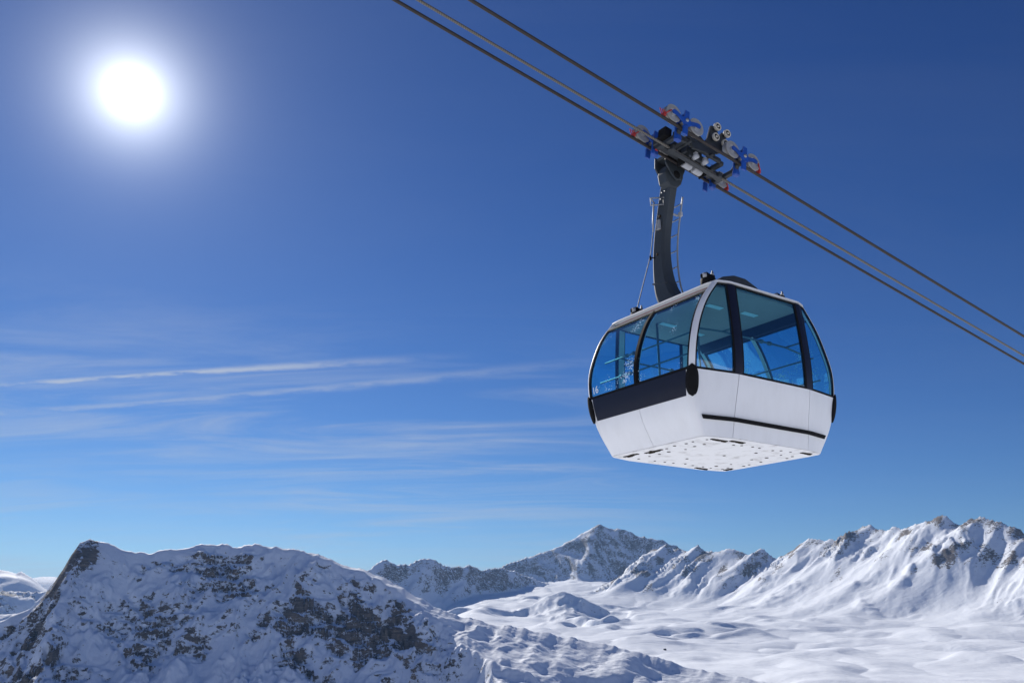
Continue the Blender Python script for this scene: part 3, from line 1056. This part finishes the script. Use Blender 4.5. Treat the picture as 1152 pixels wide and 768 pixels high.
# long sides: corner pane, mullion, wide pane, mullion, corner pane
for base in (0, 4):
    glazing(cabin, 'window', M['glass'], at_end(base, .058), at_end(base, .078, True), WZ0 - .004, 2.406, .026)
    glazing(cabin, 'window', M['glass'], at_end(base + 1, .078), at_end(base + 1, .078, True), WZ0 - .004, 2.406, .026)
    glazing(cabin, 'window', M['glass'], at_end(base + 2, .078), at_end(base + 2, .058, True), WZ0 - .004, 2.406, .026)
    for mline in (base + 1, base + 2):
        slab('mullion', M['navy'], cabin, at_end(mline - 1, .076, True), at_end(mline, .076), WZ0 - .006, 2.408, .005, .05, ns=10, nz=14)
    for mline in (base + 1, base + 2):
        slab('mullion_liner', M['inner'], cabin, at_end(mline - 1, .070, True), at_end(mline, .070), WZ0, 2.37, -.047, .015, ns=6, nz=14)
    # dark rubbing strip low on the side
    slab('rubbing_strip', M['black'], cabin, at_end(base, .10), at_end(base + 2, .17, True), .235, .295, .030, .028, ns=40, nz=1)

# roof: white rim and crowned cap
rim = MB(); patch(rim, 0, 8, 2.428, 2.452, .012, .07, ns=96, nz=1)
smooth_by_angle(rim.build('roof_rim', M['white'], cabin))
mb = MB()
n = 64
vs, fs = [], []
for z, k in ((2.405, .985), (2.452, .985), (2.50, .86), (2.53, .5), (2.535, .12)):
    for i in range(n):
        p = plan(8 * i / n, CHT) * k
        vs.append((p.x, p.y, z))
for j in range(4):
    for i in range(n):
        fs.append((j * n + i, j * n + (i + 1) % n, (j + 1) * n + (i + 1) % n, (j + 1) * n + i))
fs.append(tuple(4 * n + i for i in range(n))); fs.append(tuple(range(n))[::-1])
mb.add(vs, fs)
roof = smooth_by_angle(mb.build('roof', M['light'], cabin))
ceil = MB()
vs = [(*(plan(8 * i / n, 2.36) * .93), 2.37) for i in range(n)] + [(*(plan(8 * i / n, 2.36) * .93), 2.395) for i in range(n)]
ceil.add(vs, [tuple(range(n))[::-1], tuple(range(n, 2 * n))] + [(i, (i + 1) % n, n + (i + 1) % n, n + i) for i in range(n)])
ceiling = ceil.build('ceiling', M['ceiling'], cabin)
for x, y in ((-.35, -.55), (.42, -.62), (-.35, .55), (.42, .62)):
    MB().box((x, y, 2.362), (.34, .10, .012), bev=.004).build('ceiling_lamp', M['marking'], ceiling)

# floor
mb = MB()
vs = [(*(plan(8 * i / n, 0) * .992), -.012) for i in range(n)] + [(*(plan(8 * i / n, 0.04) * .97), .05) for i in range(n)]
mb.add(vs, [tuple(range(n))[::-1], tuple(range(n, 2 * n))] + [(i, (i + 1) % n, n + (i + 1) % n, n + i) for i in range(n)])
floor = mb.build('floor', M['floor_white'], cabin)
mb = MB(); rng = random.Random(5)
rows = [(-1.16, 9), (-.86, 8), (.80, 8), (1.12, 9)]
for x, cnt in rows:
    for i in range(cnt):
        if rng.random() < .13: continue
        y = -.92 + 1.84 * i / (cnt - 1) + rng.uniform(-.05, .05)
        xx = x + rng.uniform(-.05, .05)
        r_ = rng.choice((.020, .026, .032, .024))
        mb.lathe([(0, -.004), (r_, -.004), (r_, .0), (0, 0)], (xx, y, -.0135), (0, 0, 1), 12)
for y in (-.86, .86):
    for i in range(6):
        if rng.random() < .2: continue
        mb.lathe([(0, -.004), (.022, -.004), (.022, 0), (0, 0)], (-.55 + 1.1 * i / 5 + rng.uniform(-.08, .08), y + rng.uniform(-.06, .06), -.0135), (0, 0, 1), 12)
for x, y in ((.1, -.1), (-.2, .45), (.35, -.55)):
    mb.lathe([(0, -.004), (.026, -.004), (.026, 0), (0, 0)], (x, y, -.0135), (0, 0, 1), 12)
tag(mb.build('drain_holes', M['rust'], floor), kind='stuff')
for cx_, cy_, w_, l_ in ((-.95, -.97, .34, .05), (-.62, -1.03, .30, .06), (1.05, -.98, .24, .06), (-1.2, .72, .06, .34), (-1.14, .25, .05, .4), (.72, 1.02, .3, .05), (1.2, .82, .05, .2)):
    mb = MB()
    mb.box((cx_, cy_, -.017), (w_, l_, .010), bev=.003)
    for k in range(3):
        mb.box((cx_ + (k - 1) * w_ * .3 + rng.uniform(-.03, .03), cy_ + (k - 1) * l_ * .2, -.024), (max(.04, w_ * .28), max(.035, l_ * .3), .014), bev=.003)
    mb.build('drain_bracket', M['rust'], floor)

# inside: rails round the walls, poles, lean bars
for y in (-1.0, 1.0):
    mb = MB()
    pts = [(-1.25, y * .93, 1.72), (-.75, y * 1.03, 1.72), (.75, y * 1.03, 1.72), (1.25, y * .93, 1.72)]
    mb.tube(pts, .016, 8)
    for x in (-.1, .1): mb.lathe([(0, -.03), (.034, -.03), (.034, .03), (0, .03)], (x + .25, y * 1.03, 1.72), (1, 0, 0), 10)
    for x in (-.75, .75): mb.tube([(x, y * 1.03, 1.72), (x, y * 1.30, 1.72)], .014, 8)
    mb.build('handrail', M['rail'], cabin)
    mb = MB()
    mb.tube([(-1.2, y * 1.0, .98), (1.2, y * 1.0, .98)], .02, 8)
    for x in (-.8, 0, .8): mb.tube([(x, y, .98), (x, y * 1.22, .86)], .016, 8)
    mb.build('lean_rail', M['rail'], cabin)
for x in (-1, 1):
    for z, a in ((1.25, 1.48), (1.62, 1.36)):
        mb = MB(); mb.tube([(x * a, -1.1, z), (x * a, 1.1, z)], .015, 8)
        for y in (-.09, .09): mb.lathe([(0, -.025), (.032, -.025), (.032, .025), (0, .025)], (x * a, y + .45, z), (0, 1, 0), 10)
        mb.build('door_rail', M['rail'], cabin)
for x, y in ((-.55, .62), (.55, -.2), (.60, .75)):
    mb = MB(); mb.tube([(x, y, .05), (x, y, 2.37)], .021, 10)
    mb.lathe([(.0, 0), (.055, 0), (.055, .02), (.021, .03)], (x, y, .05), (0, 0, 1), 14)
    mb.build('grab_pole', M['rail'], cabin)
for y in (-1, 1):
    mb = MB()
    mb.box((0, y * 1.06, .52), (1.7, .14, .05), bev=.012)
    mb.box((0, y * 1.115, .70), (1.7, .035, .36), bev=.012)
    mb.build('bench', M['darkgrey'], cabin)

# number on the left door pane
cu = bpy.data.curves.new('number_text', 'FONT')
cu.body = '16'; cu.size = .17; cu.extrude = .0015; cu.align_x = 'CENTER'
to = bpy.data.objects.new('number_text', cu)
col.objects.link(to)
bpy.context.view_layer.update()
tm = bpy.data.meshes.new_from_object(to)
bpy.data.objects.remove(to)
tm.materials.clear(); tm.materials.append(M['marking'])
num = bpy.data.objects.new('number_marking', tm)
col.objects.link(num); num.parent = cabin
zc = 1.02; s_n = smap(7, .23, zc)
p0 = skin(s_n, zc, .004); px = (skin(s_n + .02, zc, .004) - skin(s_n - .02, zc, .004)).normalized()
py = (skin(s_n, zc + .03, .004) - skin(s_n, zc - .03, .004)).normalized(); pz = px.cross(py).normalized()
num.matrix_local = Matrix(((px.x, py.x, pz.x, p0.x), (px.y, py.y, pz.y, p0.y), (px.z, py.z, pz.z, p0.z), (0, 0, 0, 1)))

# on the roof: bowed beams, cross beam, buffers, aerial
for y in (-.80, .80):
    prof = [(-.98, 2.47), (-.70, 2.60), (-.42, 2.79), (-.15, 2.87), (.12, 2.87), (.38, 2.78), (.66, 2.62), (.95, 2.49), (.95, 2.43), (-.98, 2.43)]
    b = MB(); b.prism(prof, (0, y, 0), (1, 0, 0), (0, 0, 1), .11)
    rb = b.build('roof_beam', M['darkgrey'], cabin, bevel=.012)
    for x in (-.35, .25): MB().box((x, y - .07 if y < 0 else y + .07, 2.60), (.07, .03, .12), bev=.006).build('lug', M['light'], rb)
mb = MB(); mb.box((0, 0, 2.66), (.42, 1.7, .20), bev=.03); mb.box((0, 0, 2.58), (.9, .5, .14), bev=.02)
mb.build('roof_cross_beam', M['darkgrey'], cabin)
for x, y in ((-.93, -.98), (-.80, .84), (.74, -1.0), (.74, .84)):
    mb = MB()
    mb.lathe([(0, 0), (.115, 0), (.125, .03), (.12, .14), (.10, .16), (0, .16)], (x, y, 2.44), (0, 0, 1), 18)
    mb.box((x, y, 2.625), (.24, .11, .07), bev=.012)
    bu = mb.build('roof_buffer', M['black'], cabin)
    mb = MB()
    mb.lathe([(0, 0), (.024, 0), (.024, .05), (.014, .06), (.014, .09), (0, .09)], (x + .09, y - .02, 2.65), (0, 0, 1), 10)
    mb.build('fitting', M['steel'], bu)
    mb = MB()
    mb.lathe([(0, -.03), (.036, -.03), (.036, .03), (0, .03)], (x - .11, y - .04, 2.61), (.6, -.8, 0), 10)
    mb.build('fitting', M['light'], bu)
    mb = MB()
    mb.tube([(x - .09, y - .03, 2.65), (x - .02, y, 2.69), (x + .06, y, 2.67)], .012, 6)
    mb.build('hose', M['black'], bu)
mb = MB(); mb.tube([(.40, -.62, 2.50), (.40, -.62, 2.98)], [.006, .002], 6); mb.lathe([(0, 0), (.03, 0), (.02, .04), (0, .04)], (.40, -.62, 2.50), (0, 0, 1), 10)
mb.build('aerial', M['black'], cabin)

# hanger arm: a bowed box section from the roof up to the carriage
ARM = [(.0, 2.60, .40, .26), (.30, 2.62, .40, .26), (.56, 2.72, .40, .26), (.76, 2.92, .39, .25), (.89, 3.20, .36, .24), (.945, 3.55, .31, .22), (.945, 3.95, .27, .21),
       (.89, 4.35, .255, .20), (.80, 4.72, .25, .20), (.71, 5.05, .25, .20), (.645, 5.27, .25, .20)]


def cat(pts, n):
    out = []
    for i in range(len(pts) - 1):
        p = [pts[max(i - 1, 0)], pts[i], pts[i + 1], pts[min(i + 2, len(pts) - 1)]]
        for k in range(n):
            t_ = k / n
            out.append(tuple(.5 * (2 * b + (c - a) * t_ + (2 * a - 5 * b + 4 * c - d) * t_ * t_ + (3 * b - a - 3 * c + d) * t_ ** 3) for a, b, c, d in zip(*p)))
    out.append(pts[-1])
    return out


path = cat([(y, z, w_ * 1.12, t_ * 1.15) for y, z, w_, t_ in ARM], 5)
mb = MB(); vs, fs = [], []
ch = .16
for i, (y, z, w_, tu) in enumerate(path):
    a, b = path[max(i - 1, 0)], path[min(i + 1, len(path) - 1)]
    tg = Vector((0, b[0] - a[0], b[1] - a[1])).normalized()
    nrm = Vector((0, tg.z, -tg.y))
    for cx_, cy_ in ((-1, -1 + ch * 2), (-1 + ch * 2, -1), (1 - ch * 2, -1), (1, -1 + ch * 2), (1, 1 - ch * 2), (1 - ch * 2, 1), (-1 + ch * 2, 1), (-1, 1 - ch * 2)):
        vs.append(Vector((cx_ * tu / 2, y, z)) + nrm * (cy_ * w_ / 2))
nn_ = 8
for i in range(len(path) - 1):
    for k in range(nn_):
        fs.append((i * nn_ + k, (i + 1) * nn_ + k, (i + 1) * nn_ + (k + 1) % nn_, i * nn_ + (k + 1) % nn_))
fs.append(tuple(range(nn_))); fs.append(tuple((len(path) - 1) * nn_ + k for k in range(nn_))[::-1])
mb.add(vs, fs)
arm = smooth_by_angle(mb.build('hanger_arm', M['hanger'], cabin), 25)
# cast head that takes the pivot
mb = MB()
hd = [(-.20, -.16), (-.23, .02), (-.16, .20), (.02, .27), (.20, .20), (.25, .05), (.17, -.13), (.05, -.24), (-.10, -.25)]
mb.prism(hd, (0, .604, 5.40), (1, 0, 0), (0, 0, 1), .235)
head = mb.build('arm_head', M['hanger'], arm, bevel=.03)
mb = MB(); mb.lathe([(0, -.175), (.07, -.175), (.08, -.165), (.08, .175), (0, .175)], (.02, .604, 5.42), (0, 1, 0), 18)
mb.build('pivot_pin', M['black'], arm)
# openings and cover plates on the arm
for y, z, r_ in ((.915, 3.22, .03), (.94, 3.92, .03), (.82, 4.66, .032)):
    mb = MB(); mb.lathe([(0, 0), (r_, 0), (r_, .006), (0, .006)], (-.125 if z > 3.4 else -.128, y, z), (-1, 0, 0), 14)
    mb.build('access_hole', M['rust'], arm)
for k, (y, z) in enumerate(((.66, 5.12), (.74, 5.12), (.70, 5.0), (.78, 5.0))):
    mb = MB(); mb.lathe([(0, 0), (.016, 0), (.016, .012), (0, .014)], (-.115, y - .01, z), (-1, 0, 0), 6); mb.build('bolt', M['steel'], arm)
mb = MB()
wp = [p for p in path if 3.28 < p[1] < 3.42][:1] or [path[20]]
y, z, w_, tu = wp[0]
mb.box((0, y, z), (tu + .012, w_ + .014, .025), Matrix.Rotation(R(12), 4, 'X'), .006); mb.build('weld_seam', M['hanger'], arm)
# ladder on the downhill face
side_pts = [(y, z) for y, z, w_, tu in path if 2.80 < z < 5.08]
mb = MB()
railL = [(.235, y - .17, z) for y, z in side_pts]; railR = [(.235, y + .10, z) for y, z in side_pts]
mb.tube(railL, .016, 8); mb.tube(railR, .016, 8)
acc = 0; last = Vector(railL[0])
for a, b in zip(railL, railR):
    acc += (Vector(a) - last).length; last = Vector(a)
    if acc > .27:
        acc = 0
        mb.tube([a, b], .011, 6)
mb.build('ladder', M['steel'], arm)
mb = MB(); mb.box((.235, .80 - .17, 4.72), (.05, .08, .09), bev=.005); mb.box((.15, .70, 4.72), (.16, .03, .03))
mb.build('ladder_clamp', M['light'], arm)
# sensor bracket and control cable on the uphill face
mb = MB()
mb.tube([(-.10, .72, 5.02), (-.34, .82, 4.98), (-.30, .86, 4.86), (-.10, .78, 4.90)], .014, 6)
mb.tube([(-.34, .82, 4.98), (-.22, .84, 4.92)], .012, 6); mb.tube([(-.10, .72, 5.02), (-.12, .70, 4.86), (-.30, .86, 4.86)], .012, 6)
mb.tube([(-.22, .86, 4.92), (-.23, .90, 4.55), (-.22, .92, 4.35)], .016, 6)
mb.box((-.15, .84, 4.48), (.05, .10, .20), bev=.01)
mb.build('sensor_bracket', M['steel'], arm)
mb = MB()
cab_p = cat([(-.22, .90, 4.5), (-.20, 1.0, 4.1), (-.20, 1.08, 3.85), (-.33, 1.12, 3.4), (-.52, 1.08, 2.95), (-.62, 1.03, 2.75), (-.66, 1.0, 2.55)], 6)
mb.tube(cab_p, .009, 6)
mb.build('control_cable', M['rail'], arm)
mb = MB(); mb.lathe([(.03, -.01), (.045, -.01), (.045, .01), (.03, .01), (.03, -.01)], (-.18, 1.07, 3.88), (.5, -.85, 0), 14); mb.tube([(-.10, 1.0, 3.88), (-.17, 1.05, 3.88)], .012, 6)
mb.build('cable_guide', M['black'], arm)

# ------------------------------------------------------------------ ropes
SLOPE_R = 9.17
RZ = 5.627
RM = CM @ Matrix.Translation((0, 0, RZ)) @ Matrix.Rotation(R(SLOPE_R), 4, 'Y')     # x along the rope (downhill), y across, z normal


def rope(name, y, z, r_, mat, label, n=12):
    mb = MB()
    xs = [-160, -110, -75, -50, -34, -22, -14, -8, -4, -2, 0, 2, 4, 8, 14, 22, 34, 50, 75, 110, 160, 230, 320]
    pts = [(x, y, z + 1.1e-4 * x * x) for x in xs]
    mb.tube(pts, r_, n)
    o = mb.build(name, mat)
    o.matrix_world = RM
    return tag(o, label, 'rope', 'ropes carrying the gondola')


rope('track_rope', -.40, 0, .030, M['track'], 'dark steel track rope nearest the viewer, uppermost of the three ropes')
rope('track_rope', .40, 0, .030, M['track'], 'dark steel track rope on the hanger arm side, lowest of the three ropes')
rope('haul_rope', 0, -.15, .024, M['haul'], 'paler twisted haul rope running between the two dark track ropes')

# ------------------------------------------------------------------ carriage on the ropes
car = empty('rope_carriage', RM, 'wheeled carriage with blue bogies and grip rollers riding on the two track ropes', 'carriage')
WR = .165
WX = (-.92, -.36, .58, 1.14)
wz = .030 + WR - .018


def wheel(x, y):
    mb = MB()
    mb.lathe([(.10, -.055), (WR + .004, -.055), (WR + .010, -.048), (WR - .018, -.018), (WR - .018, .018), (WR + .010, .048), (WR + .004, .055), (.10, .055)], (x, y, wz), (0, 1, 0), 32)
    w = smooth_by_angle(mb.build('wheel', M['tyre'], car), 40)
    mb = MB()
    mb.lathe([(.112, -.040), (.10, -.046), (.05, -.030), (.05, -.062), (.02, -.066), (0, -.066)], (x, y, wz), (0, 1, 0), 24)
    mb.lathe([(.112, .040), (.10, .046), (.05, .030), (.05, .062), (.02, .066), (0, .066)], (x, y, wz), (0, 1, 0), 24)
    smooth_by_angle(mb.build('hub', M['light'], w), 40)
    for s in (-1, 1):
        mb = MB(); mb.lathe([(.0, 0), (.030, 0), (.030, .016), (0, .016)], (x, y + s * .062, wz), (0, s, 0), 12)
        mb.build('axle_nut', M['black'], w)


for y in (-.40, .40):
    for x in WX: wheel(x, y)
    for xa, xb in ((WX[0], WX[1]), (WX[2], WX[3])):
        xm = (xa + xb) / 2
        mb = MB()
        for s in (-1, 1):
            yy = y + s * .085
            arm_ = [(xa - .07, wz + .01), (xa - .03, wz + .045), (xa + .05, wz + .038), (xm - .10, wz - .01), (xm - .055, wz + .03), (xm - .05, wz + .17), (xm + .05, wz + .17), (xm + .055, wz + .03),
                    (xm + .10, wz - .01), (xb - .05, wz + .038), (xb + .03, wz + .045), (xb + .07, wz + .01), (xb + .05, wz - .035), (xb - .05, wz - .04), (xm + .10, wz - .10), (xm + .07, wz - .14),
                    (xm - .07, wz - .14), (xm - .10, wz - .10), (xa + .05, wz - .04), (xa - .05, wz - .035)]
            mb.prism(arm_, (0, yy, 0), (1, 0, 0), (0, 0, 1), .022)
        mb.box((xm, y, wz + .11), (.07, .17, .05), bev=.01)
        bg_ = mb.build('bogie', M['blue'], car)
        # inner lug reaching down below the rope to the frame
        mb = MB()
        sgn = 1 if y < 0 else -1
        mb.box((xm - .02, y + sgn * .105, -.05), (.15, .03, .30), bev=.01)
        mb.box((xm - .02, y + sgn * .10, -.16), (.13, .10, .12), bev=.02)
        mb.box((xm - .02, y - sgn * .085, -.08), (.11, .04, .20), bev=.012)
        mb.build('lug', M['blue'], bg_)
        mb = MB(); mb.lathe([(0, -.115), (.035, -.115), (.035, .115), (0, .115)], (xm, y, wz - .03), (0, 1, 0), 14)
        mb.build('pivot', M['steel'], bg_)
    # rope scrapers at both outer ends
    for x, sx in ((WX[0] - .19, -1), (WX[3] + .19, 1)):
        mb = MB()
        mb.box((x, y, .065), (.05, .10, .08), bev=.008)
        for k in range(3): mb.box((x + sx * (.005 - .03 * k) * -1, y + (k - 1) * .025, .10 + .02 * k), (.016, .016, .11), Matrix.Rotation(R(25 * sx), 4, 'Y').to_3x3().to_4x4(), .003)
        mb.tube([(x, y - .05, .07), (x + sx * -.10, y - .085, wz)], .012, 6)
        mb.build('rope_scraper', M['red'], car)

# central frame: two long beams, forked cross arms, drop plate to the hanger pivot
mb = MB()
mb.box((.10, .22, .03), (1.66, .15, .16), bev=.02)
mb.box((-.42, .02, .0), (.12, .44, .10), bev=.02); mb.box((.58, .02, .0), (.10, .44, .10), bev=.02)
mb.box((-.05, -.17, .03), (1.20, .06, .10), bev=.012)
mb.build('frame', M['darkgrey'], car)
for x in (-.66, .84):
    mb = MB()
    fork = [(-.35, .04), (-.36, -.10), (-.25, -.23), (.25, -.23), (.36, -.10), (.35, .04), (.29, .04), (.28, -.06), (.20, -.145), (-.20, -.145), (-.28, -.06), (-.29, .04)]
    mb.prism(fork, (x, 0, .10), (0, 1, 0), (0, 0, 1), .085)
    mb.build('cross_arm', M['darkgrey'], car, bevel=.012)
for x in (-.30, .27):
    mb = MB(); mb.tube([(x, -.28, .0), (x, .28, .0)], .03, 12); mb.build('tie_bar', M['darkgrey'], car)
Mi = RM.inverted() @ CM
piv = Mi @ Vector((.02, .60, 5.42))
mb = MB()
dp = [(-.26, .17), (.28, .17), (.25, piv.z + .16), (piv.x + .13, piv.z - .05), (piv.x, piv.z - .13), (piv.x - .13, piv.z - .05), (-.24, piv.z + .14)]
for yy in (.462, .745):
    mb.prism(dp, (0, yy, 0), (1, 0, 0), (0, 0, 1), .036)
mb.box((.0, .45, .135), (.46, .60, .07), bev=.015)
mb.build('drop_bracket', M['hanger'], car, bevel=.01)
# detachable grip: jaws, spring housings, lever and its rollers
mb = MB()
mb.box((.05, 0, -.06), (.42, .16, .17), bev=.02); mb.box((.05, 0, .06), (.30, .12, .12), bev=.02)
mb.box((-.16, .02, .03), (.10, .14, .20), bev=.015)
mb.build('grip_jaw', M['darkgrey'], car)
mb = MB(); mb.box((.08, .0, -.197), (1.34, .10, .03), bev=.008); mb.box((-.52, .0, -.15), (.10, .16, .12), bev=.015); mb.box((.68, .0, -.15), (.10, .16, .12), bev=.015)
mb.build('rope_guide', M['darkgrey'], car)
for x in (-.02, .24):
    mb = MB(); mb.lathe([(0, -.10), (.070, -.10), (.085, -.085), (.085, .085), (.070, .10), (0, .10)], (x + .05, .16, -.13), (1, 0, 0), 22)
    smooth_by_angle(mb.build('spring_housing', M['light'], car), 40)
for x in (-.13, .43):
    mb = MB(); mb.box((x + .01, .16, -.12), (.03, .19, .19), bev=.006); mb.build('housing_plate', M['black'], car)
mb = MB(); mb.box((.19, .045, -.16), (.36, .03, .04), bev=.006); mb.build('guide_bar', M['cream'], car)
for x in (-.02, .22):
    mb = MB(); mb.lathe([(0, -.06), (.05, -.06), (.05, .06), (0, .06)], (x, -.10, -.12), (0, 1, 0), 16); mb.box((x, -.10, -.07), (.07, .09, .09), bev=.012)
    mb.build('jaw_roller', M['light'], car)
# red cable loop and junction box at the uphill end
mb = MB(); mb.box((-.72, -.02, .06), (.17, .20, .20), bev=.015); mb.build('control_box', M['black'], car)
mb = MB(); mb.tube(cat([(-.60, .14, .12), (-.58, .20, .02), (-.62, .24, -.10), (-.70, .22, -.14)], 6), .016, 8); mb.build('red_hose', M['red'], car); mb = MB(); mb.tube(cat([(-.60, -.16, .16), (-.57, -.18, .05), (-.62, -.16, -.06)], 6), .018, 8)
mb.build('red_hose', M['red'], car)
mb = MB()
lever = [(-.26, .02), (.06, .14), (.16, .34), (.22, .64), (.34, .67), (.44, .52), (.52, .64), (.63, .60), (.60, .28), (.46, .12), (.20, -.02), (-.20, -.10)]
mb.prism(lever, (0, -.20, .02), (1, 0, 0), (0, 0, 1), .05)
mb.prism([(-.30, .10), (-.24, .22), (.06, .30), (.16, .24), (.10, .10)], (0, -.08, .08), (1, 0, 0), (0, 0, 1), .10)
mb.box((.36, -.16, .30), (.34, .06, .10), bev=.01)
mb.build('grip_lever', M['darkgrey'], car, bevel=.008)
for x, z in ((.24, .62), (.50, .60), (.21, .37), (.46, .35)):
    mb = MB()
    mb.lathe([(.054, -.016), (.058, -.028), (.074, -.028), (.080, -.020), (.080, .020), (.074, .028), (.02, .028)], (x + .06, -.31, z), (0, 1, 0), 24)
    rl = smooth_by_angle(mb.build('grip_roller', M['cream'], car), 40)
    mb = MB(); mb.lathe([(.055, .0), (.055, -.017), (.0, -.017)], (x + .06, -.31, z), (0, 1, 0), 18)
    mb.build('roller_disc', M['black'], rl)
    mb = MB(); mb.lathe([(.024, .0), (.024, -.030), (.0, -.032)], (x + .06, -.31, z), (0, 1, 0), 14)
    mb.build('roller_axle', M['cream'], rl)
    mb = MB(); mb.tube([(x + .06, -.285, z), (x + .06, -.20, z)], .026, 10)
    mb.build('roller_pin', M['darkgrey'], rl)

# ------------------------------------------------------------------ a hut far out on the snow
HB_AZ = pix(747.7, 731)
d_h = 2300.0
azh = math.atan2(HB_AZ.x, HB_AZ.y)
ri = int(np.argmin(np.abs(rr - d_h))); ci = int(np.argmin(np.abs(az_f - math.degrees(azh))))
for k in range(ri - 40, ri + 200):      # find where the line of sight meets the slope
    if (H[k, ci] - EYE) / rr[k] >= math.tan(math.asin(HB_AZ.z)):
        ri = k; break
hp = Vector((X[ri, ci], Y[ri, ci], H[ri, ci]))
hut = empty('mountain_hut', Matrix.Translation(hp) @ Matrix.Rotation(R(25), 4, 'Z'), 'tiny dark hut alone on the sunny snow slope', 'hut')
MB().box((0, 0, .6), (7, 5, 4.2)).build('wall', M['wood'], hut)
mb = MB(); mb.prism([(-3.3, 2.5), (0, 4.6), (3.3, 2.5), (3.3, 2.8), (0, 4.95), (-3.3, 2.8)], (0, 0, 0), (0, 1, 0), (0, 0, 1), 8.0)
mb.build('roof', M['darkgrey'], hut)
MB().box((-1.5, -2.52, 1.0), (1.0, .1, 2.0)).build('door', M['black'], hut)
